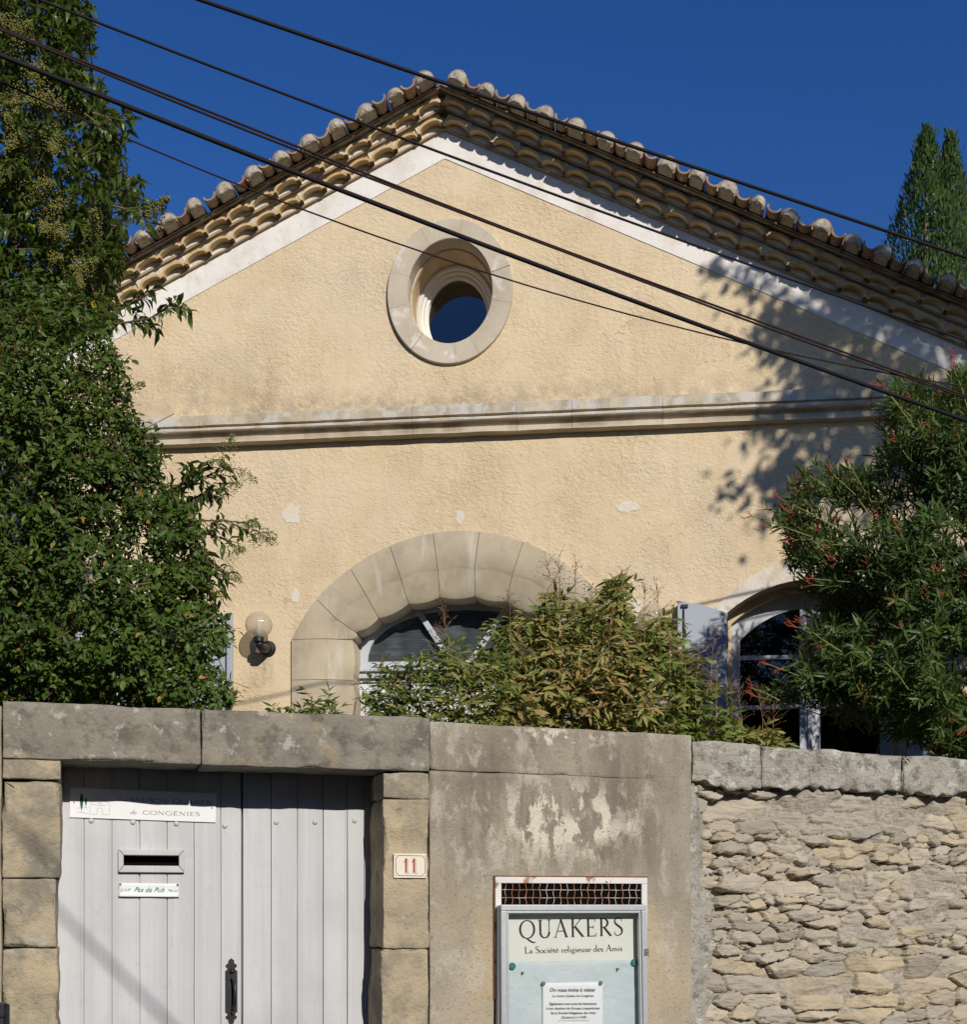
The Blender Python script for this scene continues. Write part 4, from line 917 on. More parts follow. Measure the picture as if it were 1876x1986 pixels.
def serif(mb, text, u0, u1, z, cap, y, rot=0., shear=0., weight=1., track=0.):
    total = sum(GL[c][0]+track for c in text)-track; sx = (u1-u0)/(total*cap); x = 0
    for c in text:
        adv, items = GL[c]
        strokes(mb, [([(px_+x, z_) for px_, z_ in p], w_) for p, w_ in items], y, cap, u0, z, shear, sx, rot, weight)
        x += adv+track
def sans(name, text, u0, u1, z, mat, parent, y, bold=.0, shear=0., size=None, rot=0.):
    cu = bpy.data.curves.new(name, 'FONT'); cu.body = text; cu.shear = shear; cu.offset = bold; cu.resolution_u = 3; cu.fill_mode = 'FRONT'
    ob = bpy.data.objects.new(name, cu); col.objects.link(ob); dg = bpy.context.evaluated_depsgraph_get()
    me = bpy.data.meshes.new_from_object(ob.evaluated_get(dg)); bpy.data.objects.remove(ob); bpy.data.curves.remove(cu)
    n = len(me.vertices); V = np.zeros(n*3); me.vertices.foreach_get('co', V); V = V.reshape(-1, 3)
    x0, x1 = V[:, 0].min(), V[:, 0].max(); k = (u1-u0)/(x1-x0); kz = size if size else k
    X, Zz = (V[:, 0]-x0)*k, V[:, 1]*kz
    me.vertices.foreach_set('co', np.stack([u0+X*math.cos(rot)-Zz*math.sin(rot), np.full(n, y), z+X*math.sin(rot)+Zz*math.cos(rot)], 1).ravel()); me.update()
    me.materials.append(mat); o = bpy.data.objects.new(name, me); col.objects.link(o); o.parent = parent
    return o

# ------------------------------------------------------------------ signs on the gate
K = .168
def cs(x, z): return wp(123.3+K*x, 1513.6+K*z, cG+.012)
a0, a1 = cs(70, 250), cs(1760, 315); cu_, cv_ = (a0[0]+a1[0])/2, (a0[1]+a1[1])/2
sw, sh = (a1[0]-a0[0]), (cs(900, 110)[1]-cs(900, 452)[1]); tilt = math.atan2(a1[1]-a0[1], a1[0]-a0[0])
sg = on(Wl, cu_, cv_, cG+.002, 'name_sign', -tilt, label='white oblong house-name sign with line drawing at the top of the gate', cat='sign')
MB().box(-sw/2, sw/2, -.008, 0, -sh/2, sh/2).build('panel', M['sign_white'], sg, bevel=.0015)
def ls(x, z):                                            # zoomed sign pixels -> sign frame
    u, v = cs(x, z); u -= cu_; v -= cv_; return u*math.cos(tilt)+v*math.sin(tilt), -u*math.sin(tilt)+v*math.cos(tilt)
ys = -.0085
def stx(mb, text, xa, xb, zb, cap, **k):
    p, q_ = ls(xa, zb[0]), ls(xb, zb[1]); serif(mb, text, p[0], q_[0], p[1], cap, ys, rot=math.atan2(q_[1]-p[1], q_[0]-p[0]), **k)
mb = MB()
stx(mb, 'La', 622, 728, (234, 238), .0215, shear=.3, weight=1.1); stx(mb, 'MAISON', 768, 1205, (242, 262), .0205, weight=1.35); stx(mb, 'QUAKER', 1258, 1718, (262, 280), .0205, weight=1.35)
stx(mb, 'de', 765, 838, (384, 388), .0225, shear=.3, weight=1.1); stx(mb, 'CONGÉNIES', 912, 1578, (390, 410), .0195, weight=1.35)
mb.build('lettering', M['grey_ink'], sg, recalc=False)
mb = MB()
def line(mb, pts, wd=.0011, c=ys):
    P = [ls(x, z) for x, z in pts]; strokes(mb, [(P, [wd]*len(P))], c, 1, 0, 0)
line(mb, [(308, 278), (303, 385), (385, 388)]); line(mb, [(448, 390), (525, 393), (535, 285), (540, 278)]); line(mb, [(308, 262), (425, 180), (542, 282)]); line(mb, [(316, 274), (400, 282), (482, 287)])
line(mb, [(385, 388), (384, 345), (395, 320), (417, 311), (438, 322), (448, 348), (446, 390)]); line(mb, [(398, 248), (405, 262), (420, 268), (436, 258), (440, 238), (428, 224), (412, 224)])
line(mb, [(152, 318), (215, 312), (275, 313)]); line(mb, [(155, 362), (230, 370), (295, 383)]); line(mb, [(262, 300), (262, 312)]); line(mb, [(203, 345), (204, 366)])
mb.build('line_drawing', M['grey_ink'], sg, recalc=False)
mb = MB()
for cx_, z0, z1, hw in ((208, 140, 350, 20), (258, 195, 302, 12)):
    L_ = [(cx_-hw*math.sin(math.pi*min(1, k/12)**.8), z0+(z1-z0)*k/12) for k in range(13)]; R_ = [(2*cx_-x, z) for x, z in L_]
    mb.band([(*[ls(x, z)[0]], ys-.0001, ls(x, z)[1]) for x, z in L_], [(ls(x, z)[0], ys-.0001, ls(x, z)[1]) for x, z in R_])
mb.build('tree_drawing', M['tree_ink'], sg, recalc=False)
for x, z in ((122, 250), (1712, 315)): p = ls(x, z); MB().lathe([(.004, 0), (.0035, -.002), (.001, -.003)], 10, (p[0], -.008, p[1]), 'y').build('screw', M['steel'], sg)
# no-advertising sticker
a0, a1 = cs(636, 1258), cs(1336, 1265); cu_, cv_ = (a0[0]+a1[0])/2, (a0[1]+a1[1])/2; tilt = math.atan2(a1[1]-a0[1], a1[0]-a0[0])
sw, sh = a1[0]-a0[0], cs(900, 1182)[1]-cs(900, 1338)[1]
st = on(Wl, cu_, cv_, cG+.002, 'paper_notice', -tilt, label='small white strip with green script pinned under the letter slot', cat='notice')
mb = MB(); rows_ = []
for j in range(7):
    zz = -sh/2+sh*j/6; rows_.append([(-sw/2+sw*i/20, -.004-.010*max(0, (3-j)/3)**2-.002*math.sin(i*.5), zz) for i in range(21)])
mb.grid(rows_)
o = mb.build('strip', M['sticker'], st, smooth=True, recalc=False); sm_ = o.modifiers.new('thick', 'SOLIDIFY'); sm_.thickness = .0012; sm_.offset = 0
q = lambda x: (x-985)/700*sw
sans('lettering', 'Pas de Pub', q(812), q(1165), -.009, M['green_ink'], st, -.0115, .0, .45); sans('lettering', 'S.V.P.', q(655), q(770), -.008, M['green_ink'], st, -.0115, -.005, .5); sans('lettering', 'Merci', q(1198), q(1322), -.008, M['green_ink'], st, -.0115, -.005, .5)
for s in (-1, 1): MB().lathe([(.006, 0), (.0055, -.004), (.002, -.006)], 10, (s*(sw/2-.008), -.005, sh/2-.006), 'y').build('pin', M['steel'], st, smooth=True)

# house number plate
K2 = .0584
def c2(x, z): return wp(739.8+K2*x, 1637+K2*z, .006)
pa, pb = c2(405, 715), c2(1490, 715); cu_, cv_ = (pa[0]+pb[0])/2, (pa[1]+pb[1])/2; sw = pb[0]-pa[0]; kk = sw/1085
np_ = on(Wl, cu_, cv_, -.002, 'house_number_plate', label='cream enamel number plate with red-brown figures on right gate jamb', cat='number plate')
MB().box(-sw/2, sw/2, -.013, 0, -395*kk, 395*kk).build('plate', M['enamel'], np_, bevel=.002)
yp = -.0135; xy = lambda x, z: ((x-947)*kk, (715-z)*kk)
bl = []
for (cx_, cz, a0_, a1_) in ((470, 380, -90, 0), (1445, 390, 180, 270), (1445, 1040, 90, 180), (480, 1030, 0, 90)):
    bl += [xy(cx_+78*math.cos(R(a0_+(a1_-a0_)*i/6)), cz-78*math.sin(R(a0_+(a1_-a0_)*i/6))) for i in range(7)]
mb = MB(); bl = bl[7:]+bl[:7] if False else bl
strokes(mb, [(bl[k:k+2], [17*kk]*2) for k in range(len(bl)-1)]+[([bl[-1], bl[0]], [17*kk]*2)], yp, 1, 0, 0)
for dx in (0, 268):
    for pts in ([(868, 490), (872, 860), (892, 935), (915, 965)], [(780, 963), (915, 965)]): P = [xy(x+dx, z) for x, z in pts]; strokes(mb, [(P, [9*kk]*len(P))], yp, 1, 0, 0)
mb.build('border_line', M['brown'], np_, recalc=False)
mb = MB()
for dx in (0, 265): mb.add([(*[xy(x+dx, z)[0]], yp-.0004, xy(x+dx, z)[1]) for x, z in ((778, 475), (848, 475), (842, 880), (858, 935), (768, 935), (778, 880), (776, 605), (728, 610), (760, 560))], [tuple(range(9))])
mb.build('figures', M['brick_red'], np_, recalc=False)
for x, z in ((470, 375), (1447, 390), (1443, 1042), (480, 1030)): p = xy(x, z); MB().lathe([(.003, 0), (.0025, -.002), (.001, -.0025)], 10, (p[0], -.013, p[1]), 'y').build('screw', M['steel'], np_)

# ------------------------------------------------------------------ vent grille and notice case
def c3(x, z, c=0.): return wp(958.9+K*x, 1684.9+K*z, c)
ga, gb = c3(0, 90), c3(1752, 100); zG = .02
gl_ = on(Wl, 0, 0, 0, 'vent_grille', label='rusty white-framed wire grille behind the top of the notice case', cat='grille')
gb0 = -0.02
mb = MB(); f = .033
mb.box(ga[0], gb[0], -.02, .0, ga[1]-f, ga[1]); mb.box(ga[0], ga[0]+f, -.02, 0, 1.0, ga[1]-f-.001); mb.box(gb[0]-f, gb[0], -.02, 0, 1.0, ga[1]-f-.001)
mb.build('frame', M['rust_white'], gl_, bevel=.003)
mb = MB(); mb.box(ga[0]-.006, ga[0]-.0005, -.012, 0, 1.0, ga[1]+.004); mb.box(ga[0]-.006, gb[0]+.005, -.012, 0, ga[1]+.0005, ga[1]+.007); mb.build('rust_edge', M['rust'], gl_)
MB().box(ga[0]+f, gb[0]-f, -.004, -.001, 1.0, ga[1]-f).build('painted_dark', M['dark_fill'], gl_)  # flat black plate on the render, darkness painted in place of a recess
mb = MB(); zt_ = ga[1]-f; zb0 = zt_-.16
for k in range(20):
    u = c3(120+k*79.4, 250)[0]; mb.tube([(u+.0035*math.sin(j*1.25+k), -.012-.002*(j % 2), zb0+(zt_+.002-zb0)*j/12) for j in range(13)], .0019, 5)
for zz in (240, 332, 424): z0 = c3(100, zz)[1]; mb.tube([(ga[0]+f+(gb[0]-ga[0]-2*f)*j/40, -.012+.0022*(-1)**j, z0+.0008*math.sin(j*.9)) for j in range(41)], .0021, 5)
mb.build('wire_mesh', M['mesh_wire'], gl_, smooth=True)

cB = .09                                                  # front of the case
b0, b1 = c3(78, 412, cB), c3(1762, 412, cB); bw = b1[0]-b0[0]; bh = 1.15
nb = on(Wl, b0[0], b0[1], 0, 'notice_case', R(-.0), label='grey aluminium glazed notice case fixed to the rendered pier', cat='notice case')
def lb(x, z, c=cB): u, v = c3(x, z, c); return u-b0[0], v-b0[1]
rail = .030; lean = R(.45)
mb = MB()
mb.box(.0, bw, -cB, -cB+.03, -rail, 0)
for Q in ([(0, -rail-.001), (rail, -rail-.001), (rail+.012, -bh), (.006, -bh)], [(bw-rail, -rail-.001), (bw, -rail-.001), (bw+.02, -bh), (bw-rail+.018, -bh)]): mb.prism(Q, -cB, -cB+.03)
mb.box(.005, bw+.02, -cB, -cB+.03, -bh-rail, -bh-.001)
fr = mb.build('frame', M['alu'], nb, bevel=.003)
mb = MB(); mb.box(rail+.001, bw-rail-.001, -cB+.006, -cB+.03, -rail-.014, -rail-.001); mb.prism([(rail+.001, -rail-.015), (rail+.013, -rail-.015), (rail+.025, -bh), (rail+.013, -bh)], -cB+.006, -cB+.03); mb.prism([(bw-rail-.013, -rail-.015), (bw-rail-.001, -rail-.015), (bw-rail+.017, -bh), (bw-rail+.005, -bh)], -cB+.006, -cB+.03)
mb.build('bead', M['alu'], fr, bevel=.002)
mb = MB(); mb.box(-.002, .010, -cB+.031, 0, -bh, -.004); mb.box(bw-.012+.006, bw+.002, -cB+.031, 0, -bh, -.004); mb.box(.0101, bw-.0121, -cB+.031, 0, -.018, -.004)
for s_ in (.036, .052): mb.box(-.006, -.0021, -s_-.008, -s_, -bh, -.006)
mb.build('side_panel', M['alu'], nb, bevel=.002)
cP = .022
MB().box(.01, bw-.006, -cP+.008, -.002, -bh, -.018).build('back_panel', M['paper'], nb)
MB().box(rail+.002, bw-rail+.012, -cB+.014, -cB+.017, -bh, -rail-.003).build('glass', M['case_glass'], nb)
p = lb(1757, 957); mb = MB().box(p[0]-.012, p[0]+.012, -cB-.006, -cB+.002, p[1]-.018, p[1]+.018); mb.lathe([(.007, 0), (.006, -.004), (.003, -.004)], 12, (p[0]+.002, -cB-.006, p[1]), 'y'); mb.build('lock', M['steel'], nb, bevel=.001)
def sheet(name, u0, u1, z0, z1, c, mat, wob, label, cat, nx=24, nz=20, skew=0.):
    t = on(Wl, b0[0]+u0, b0[1]+z1, 0, name, label=label, cat=cat)
    rows_ = [[((u1-u0)*i/nx+skew*(nz-j)/nz, -c-wob*float(fbm(i*.22+u0*9, j*.25, 3)), (z0-z1)*(1-j/nz)) for i in range(nx+1)] for j in range(nz+1)]
    mb = MB()
    mb.grid(rows_)
    o = mb.build('sheet', mat, t, smooth=True, recalc=False); s = o.modifiers.new('thick', 'SOLIDIFY'); s.thickness = .0006; s.offset = 0
    return t
hz0, hz1 = lb(900, 1085, cP)[1], -.02
hs = sheet('header_poster', .016, bw-.010, hz0, hz1, cP-.002, M['paper'], .0004, 'cream title poster with large dark capitals at the top of the notice case', 'poster')
def lt(t_u, t_z, x, z, c=cP): u, v = lb(x, z, c); return u-t_u, v-t_z
mb = MB(); yq = -cP+.002-.0012
p, q_ = lt(.016, hz1, 290, 815, cP), lt(.016, hz1, 1497, 775, cP); capq = lb(900, 585, cP)[1]-lb(900, 795, cP)[1]
serif(mb, 'QUAKERS', p[0], q_[0], p[1]+.004, capq, yq, rot=math.atan2(q_[1]-p[1], q_[0]-p[0]), weight=1.0, track=.08)
p, q_ = lt(.016, hz1, 348, 975, cP), lt(.016, hz1, 1483, 945, cP)
serif(mb, 'La Société religieuse des Amis', p[0], q_[0], p[1], (lb(900, 890, cP)[1]-lb(900, 968, cP)[1])*1.0, yq, rot=math.atan2(q_[1]-p[1], q_[0]-p[0]), weight=1.35)
mb.build('lettering', M['ink'], hs, recalc=False)
bs = sheet('blue_backing_sheet', .016, bw-.006, -bh+.02, lb(900, 1060, cP)[1], cP+.002, M['blue_paper'], .004, 'pale blue crinkled backing paper under the title poster', 'paper', 40, 40)
n0, n1 = lb(555, 1315, cP+.008), lb(1258, 1308, cP+.008)
ns_ = sheet('notice_sheet', n0[0], n1[0], n0[1]-.42, n0[1], cP+.009, M['white_paper'], .002, 'white printed visitors notice pinned in the middle of the blue paper', 'notice')
yn = -cP-.009-.0036
for x0, x1, z, txt, bo in ((640, 1168, 1415, 'On vous invite à visiter', .008), (668, 1143, 1476, 'Le Centre Quaker de Congénies', .004), (638, 1178, 1568, 'Également tous sont les bienvenus', .006), (600, 1216, 1620, 'à nos réunions du Groupe Languedocien', .006), (650, 1168, 1674, 'de la Société Religieuse des Amis', .006), (772, 1060, 1724, '(Quakers) à 11h00', .006), (740, 1088, 1754, 'les 1er, 3ème et 4ème dimanches et le 2ème samedi', 0)):
    p = lt(n0[0], n0[1], x0, z, cP+.009); q_ = lt(n0[0], n0[1], x1, z-3, cP+.009)
    sans('lettering', txt, p[0], q_[0], p[1], M['ink'], ns_, yn, bo, rot=math.atan2(q_[1]-p[1], q_[0]-p[0]))
def magnet(name, x, z, r, mat, label, cat, group, c=cP+.004, h=.012):
    u, v = c3(x, z, c); t = on(Wl, u, v, c, name, label=label, cat=cat, group=group)
    MB().lathe([(r, .002), (r, -h*.8), (r*.9, -h), (r*.3, -h)], 22, (0, 0, 0), 'y').build('body', mat, t, angle=40)
    return t
magnet('magnet', 1612, 1078, .0178, M['teal'], 'large round teal magnet at the upper right of the blue paper', 'magnet', 'teal magnets in the notice case')
magnet('magnet', 205, 1120, .0178, M['teal'], 'round teal magnet half hidden by the left frame of the case', 'magnet', 'teal magnets in the notice case')
magnet('magnet', 565, 1320, .0105, M['steel'], 'small grey magnet on the left top corner of the white notice', 'magnet', 'grey magnets on the notice', cP+.011, .01)
magnet('magnet', 1226, 1314, .0105, M['steel'], 'small grey magnet on the right top corner of the white notice', 'magnet', 'grey magnets on the notice', cP+.011, .01)
def pushpin(x, z, label):
    u, v = c3(x, z, cP+.006); t = on(Wl, u, v, cP+.004, 'push_pin', label=label, cat='push pin', group='green push pins')
    MB().lathe([(.006, .0), (.006, -.003), (.003, -.005), (.003, -.011), (.0055, -.013), (.0055, -.016), (.001, -.017)], 12, (0, 0, 0), 'y').build('head', M['leaf_plastic'], t, angle=40)
pushpin(325, 1195, 'bright green push pin at the left of the blue paper'); pushpin(1422, 1152, 'green push pin at the right of the blue paper below the teal magnet')
# ------------------------------------------------------------------ foliage
class Leaves:
    def __init__(s): s.b = []; s.d = []; s.n = []; s.L = []; s.W = []; s.k = []; s.r = []
    def add(s, b, d, n, L, W, bend, r): s.b.append(b); s.d.append(d); s.n.append(n); s.L.append(L); s.W.append(W); s.k.append(bend); s.r.append(r)
    def build(s, name, mat, parent, fold=.18, shape=(.80, .85)):
        b, d, n = (np.array(x, float) for x in (s.b, s.d, s.n)); L, W, k = (np.array(x, float)[:, None] for x in (s.L, s.W, s.k))
        d /= np.linalg.norm(d, axis=1, keepdims=True)+1e-9; sd = np.cross(d, n); sd /= np.linalg.norm(sd, axis=1, keepdims=True)+1e-9; n = np.cross(sd, d)
        def at(t, side): return b+d*L*(t-.5*k*k*t*t*t)-n*L*k*t*t+sd*side*W*.5+n*(abs(side) > 0)*W*fold
        V = np.stack([at(0, 0), at(.3, -shape[0]), at(.3, 0), at(.3, shape[0]), at(.64, -shape[1]), at(.64, 0), at(.64, shape[1]), at(1, 0)], 1)
        N = len(b); o = (np.arange(N)*8)[:, None]
        q = np.concatenate([o+np.array(f)[None] for f in ((1, 4, 5, 2), (2, 5, 6, 3))]); t = np.concatenate([o+np.array(f)[None] for f in ((0, 1, 2), (0, 2, 3), (4, 7, 5), (5, 7, 6))])
        me = bpy.data.meshes.new(name); V = V.reshape(-1, 3)
        me.vertices.add(len(V)); me.vertices.foreach_set('co', V.astype(np.float32).ravel())
        lp = np.concatenate([q.ravel(), t.ravel()]).astype(np.int32); st = np.concatenate([np.arange(len(q))*4, len(q)*4+np.arange(len(t))*3]).astype(np.int32)
        me.loops.add(len(lp)); me.loops.foreach_set('vertex_index', lp); me.polygons.add(len(st)); me.polygons.foreach_set('loop_start', st)
        me.update(); me.validate(); attr(me, 'rnd', np.repeat(np.array(s.r), 8)); me.polygons.foreach_set('use_smooth', [True]*len(me.polygons))
        me.materials.append(mat); ob = bpy.data.objects.new(name, me); col.objects.link(ob); ob.parent = parent; return ob
class Dots:                                               # many tiny octahedra: berries, buds, cones
    def __init__(s): s.p = []; s.r = []; s.c = []
    def add(s, p, r, c=None): s.p.append(p); s.r.append(r); s.c.append(random.random() if c is None else c)
    def build(s, name, mat, parent):
        P = np.array(s.p, float); r = np.array(s.r, float); N = len(P)
        O = np.array([(1, 0, 0), (-1, 0, 0), (0, 1, 0), (0, -1, 0), (0, 0, 1), (0, 0, -1)], float)
        V = (P[:, None]+O[None]*r[:, None, None]).reshape(-1, 3)
        f = np.array([(0, 2, 4), (2, 1, 4), (1, 3, 4), (3, 0, 4), (2, 0, 5), (1, 2, 5), (3, 1, 5), (0, 3, 5)])
        Fs = ((np.arange(N)*6)[:, None, None]+f[None]).reshape(-1, 3)
        me = bpy.data.meshes.new(name); npmesh(me, V, Fs, 3); attr(me, 'rnd', np.repeat(np.array(s.c), 6)); me.polygons.foreach_set('use_smooth', [True]*len(me.polygons))
        me.materials.append(mat); ob = bpy.data.objects.new(name, me); col.objects.link(ob); ob.parent = parent; ob['kind'] = 'stuff'; return ob
def rv(s=1.): return Vector((random.gauss(0, s), random.gauss(0, s), random.gauss(0, s)))
UP = Vector((0, 0, 1))
class Sil:                                                # plant volume: an outline at a distance, given real thickness
    def __init__(s, poly, Yc, thick, k=.01): s.p = poly; s.Y = Yc; s.t = thick; s.k = k; s.x0 = min(p[0] for p in poly); s.x1 = max(p[0] for p in poly); s.z0 = min(p[1] for p in poly); s.z1 = max(p[1] for p in poly)
    def inside(s, x, y):
        c = False; P = s.p; j = len(P)-1
        for i in range(len(P)):
            if (P[i][1] > y) != (P[j][1] > y) and x < (P[j][0]-P[i][0])*(y-P[i][1])/(P[j][1]-P[i][1])+P[i][0]: c = not c
            j = i
        return c
    def dist(s, x, y):
        best = 1e9; P = s.p
        for i in range(len(P)):
            a, b = P[i-1], P[i]; dx, dy = b[0]-a[0], b[1]-a[1]; t = max(0, min(1, ((x-a[0])*dx+(y-a[1])*dy)/(dx*dx+dy*dy+1e-9)))
            best = min(best, math.hypot(x-a[0]-t*dx, y-a[1]-t*dy))
        return best
    def sample(s, shell=(.45, 1.), front=.7):
        while True:
            x, y = random.uniform(s.x0, s.x1), random.uniform(s.z0, s.z1)
            if not s.inside(x, y): continue
            h = s.t*min(1., math.sqrt(s.dist(x, y)*s.k)); f = random.uniform(*shell)*(-1 if random.random() < front else 1)
            return W3(x, y, s.Y+h*f), f, h
def limb(mb, a, b, r0, r1, sag=.1, n=6):
    a, b = Vector(a), Vector(b); L = (b-a).length; j = rv(L*sag*.5); pts = [a.lerp(b, i/n)+j*math.sin(math.pi*i/n)+Vector((0, 0, L*sag))*math.sin(math.pi*i/n) for i in range(n+1)]
    mb.tube(pts, [r0+(r1-r0)*i/n for i in range(n+1)], 6)
def local(p, root): return p                              # plants keep world coordinates: their Empty sits at the world origin offset
def plant(name, base, label, cat, group=None):
    o = empty(name, base, label=label, cat=cat, group=group); return o
def rebase(root):                                         # shift the children's meshes so the Empty at the base is their origin
    d = -root.location
    for ch in root.children: ch.data.transform(Matrix.Translation(d)); ch.data.update()

# --- dense small-leaved shrub at the left
shr_poly = [(-420, 620), (-200, 560), (0, 560), (90, 540), (165, 560), (205, 640), (225, 690), (250, 760), (280, 830), (318, 880), (300, 930), (335, 960), (380, 990), (396, 1030), (380, 1060), (415, 1120), (392, 1150), (424, 1185), (450, 1215), (432, 1260), (408, 1285), (434, 1325), (455, 1352), (442, 1420), (-420, 1420)]
S1 = Sil(shr_poly, 7.55, .75, .006); base = Vector((-2.5, 7.8, 1.0))
shrub = plant('evergreen_shrub', base, 'dense dark small-leaved evergreen shrub rising behind the wall beside the gate', 'shrub')
lv, tw = Leaves(), MB(); ctr = W3(120, 1050, 7.75); N = 0
while N < 7400:
    p, f, h = S1.sample((.35, 1.), .72)
    if vnoise(p.x*2.6, p.y*2.6, p.z*2.6, 5) < -.75+.25*random.random(): continue
    N += 1
    out = (p-ctr); out.z *= .5; out.normalize(); d = (out*.5+Vector((0, -.5 if f < 0 else .4, .35))+rv(.45)).normalized(); L = random.uniform(.10, .20)
    a = p-d*L*.7; c = rv(.03); pts = [a+d*L*t+c*t*t+Vector((0, 0, .02*t*t)) for t in (0, .5, 1)]
    if f < .3 and random.random() < .6: tw.tube([a-d*L*.6]+pts, [.003, .0025, .002, .0012], 3, cap=False)
    big = random.random() < .22
    tone = random.gauss(.38, .13)+.22*float(vnoise(p.x*1.7, p.y*1.7, p.z*1.7, 9))
    n = random.randint(6, 11); sd = d.orthogonal()
    for i in range(n):
        t = (i+.6)/n; b = a+d*L*t+c*t*t; q = sd.copy(); q.rotate(Matrix.Rotation(i*2.4+random.uniform(-.5, .5), 3, d))
        ld = (d*.55+q*.8+Vector((0, 0, -.1))+rv(.15)).normalized(); nn = (UP*.7+out*.3+Vector((0, -.45, 0))+rv(.35)).normalized()
        Lf = random.uniform(.026, .050)*(1.45 if big else 1); lv.add(b, ld, nn, Lf, Lf*random.uniform(.48, .6), random.uniform(.05, .4), min(.97, max(0, tone+random.gauss(0, .1))) if random.random() > .016 else random.choice((1., .985)))
lv.build('foliage', M['shrub'], shrub); tw.build('twigs', M['twig'], shrub, recalc=False)
mb = MB()
for k in range(9):
    e = S1.sample((0, .4), .5)[0]; limb(mb, base+Vector((random.uniform(-.3, .3), random.uniform(-.15, .15), 0)), e, .035, .008, .12)
mb.build('trunk', M['bark'], shrub, smooth=True, recalc=False); rebase(shrub)

# --- glossy privet tree behind it, with berry clusters
pv_poly = [(-420, -150), (90, -150), (168, -40), (182, 40), (170, 90), (196, 150), (205, 200), (258, 215), (268, 262), (245, 290), (262, 330), (285, 365), (290, 410), (270, 440), (235, 470), (250, 520), (225, 560), (235, 640), (170, 660), (-420, 660)]
S2 = Sil(pv_poly, 8.3, .8, .008); base2 = Vector((-3.2, 8.6, 1.0))
privet = plant('privet_tree', base2, 'tall glossy-leaved privet tree with pale berry clusters overhanging the left roof', 'tree')
lv, tw, bd, fl = Leaves(), MB(), Dots(), Dots(); ctr = W3(-60, 350, 8.6)
def privet_twig(p, d, L, n, lscale=1., droop=.0):
    a = p-d*L; c = Vector((0, 0, -droop*L)); sd = d.orthogonal(); pt = lambda t: a+d*L*t+c*t*t
    tw.tube([pt(t) for t in (0, .33, .66, 1)], [.005, .004, .003, .0018], 4, cap=False)
    tone = random.gauss(.42, .14)
    for i in range(n):
        t = .25+.75*(i+.5)/n
        for s in (-1, 1):
            q = sd.copy(); q.rotate(Matrix.Rotation((i % 2)*1.4+random.uniform(-.4, .4), 3, d)); q *= s
            ld = (d*.55+q*.65+Vector((0, 0, .12))+rv(.12)).normalized(); nn = (UP*.85+q*.15+rv(.22)).normalized(); Lf = random.uniform(.070, .105)*lscale
            lv.add(pt(t), ld, nn, Lf, Lf*random.uniform(.34, .42), random.uniform(.45, .95), min(.98, max(0, tone+random.gauss(0, .1))) if random.random() > .006 else 1.)
def panicle(p, d, L, nb, dots, r, tw=tw, spread=.45, drop=.25):
    d = d.normalized(); tw.tube([p, p+d*L*.5, p+d*L-Vector((0, 0, L*drop*.4))], [.0025, .002, .0012], 4, cap=False)
    for k in range(nb):
        t = random.random()**.8; w_ = L*spread*(1-t*.8); q = p+d*L*t+Vector((random.uniform(-1, 1), random.uniform(-1, 1), random.uniform(-1, 1)))*w_*.6-Vector((0, 0, L*drop*t*t))
        dots.add(q, r*random.uniform(.7, 1.2))
        if k % 9 == 0: tw.tube([p+d*L*t*.8, q], [.0012, .0008], 3, cap=False)
N = 0
while N < 1700:
    p, f, h = S2.sample((.3, 1.), .7)
    if vnoise(p.x*1.9, p.y*1.9, p.z*1.9, 15) < -.6: continue
    N += 1
    out = (p-ctr); out.normalize(); d = (out*.7+Vector((.15, -.3 if f < 0 else .3, .15))+rv(.35)).normalized()
    privet_twig(p, d, random.uniform(.18, .34), random.randint(4, 6))
def sprig(pts_px, Y, n=5, ls=1.):                          # a longer branch reaching past the crown
    P = [W3(x, y, Y+dy) for x, y, dy in pts_px]; tw.tube(P, [.008-.005*i/(len(P)-1) for i in range(len(P))], 5)
    for i in range(1, len(P)):
        dd = (P[i]-P[i-1]); 
        for k in range(max(1, int(dd.length/.07))):
            b = P[i-1].lerp(P[i], (k+.7)/max(1, int(dd.length/.07))); d = (dd.normalized()+rv(.45)).normalized(); privet_twig(b+d*.14, d, .16, n-2, ls)
    privet_twig(P[-1]+dd.normalized()*.05, dd.normalized(), .2, n, ls, .3)
sprig([(150, 640, .2), (230, 628, 0), (290, 618, -.05), (345, 585, -.1)], 8.0); sprig([(140, 600, .2), (225, 600, 0), (275, 570, 0)], 8.1)
sprig([(180, 220, 0), (235, 235, 0)], 8.0); sprig([(220, 400, 0), (280, 415, 0)], 8.)
sprig([(290, 1010, .4), (340, 960, .1), (395, 925, 0), (435, 910, 0)], 7.5); sprig([(300, 1030, .4), (380, 1010, .1), (440, 1010, 0), (475, 1015, 0)], 7.5, 4, .8); sprig([(330, 1050, .3), (400, 1075, 0), (425, 1105, 0)], 7.5, 5); sprig([(300, 980, .3), (360, 930, .1), (385, 905, 0)], 7.5, 5); sprig([(310, 1000, .3), (380, 965, .1), (420, 950, 0)], 7.55, 5); sprig([(340, 1040, .3), (400, 1035, .1), (435, 1045, 0)], 7.5, 4); sprig([(350, 1090, .3), (395, 1110, .1), (415, 1140, 0)], 7.5, 4)
for x, y in ((20, 30), (60, 70), (20, 110), (75, 130), (30, 175), (90, 190), (15, 240), (70, 250), (45, 330), (120, 200), (35, 15), (100, 270), (20, 290), (150, 505), (130, 390), (180, 470), (120, 460), (100, 445), (95, 520), (285, 430), (160, 545), (60, 380)):
    p = W3(x, y, random.uniform(7.55, 7.75)); panicle(p, Vector((random.uniform(-.5, .5), -.4, random.uniform(-.6, .6))), random.uniform(.18, .28), 300, bd, .0062)
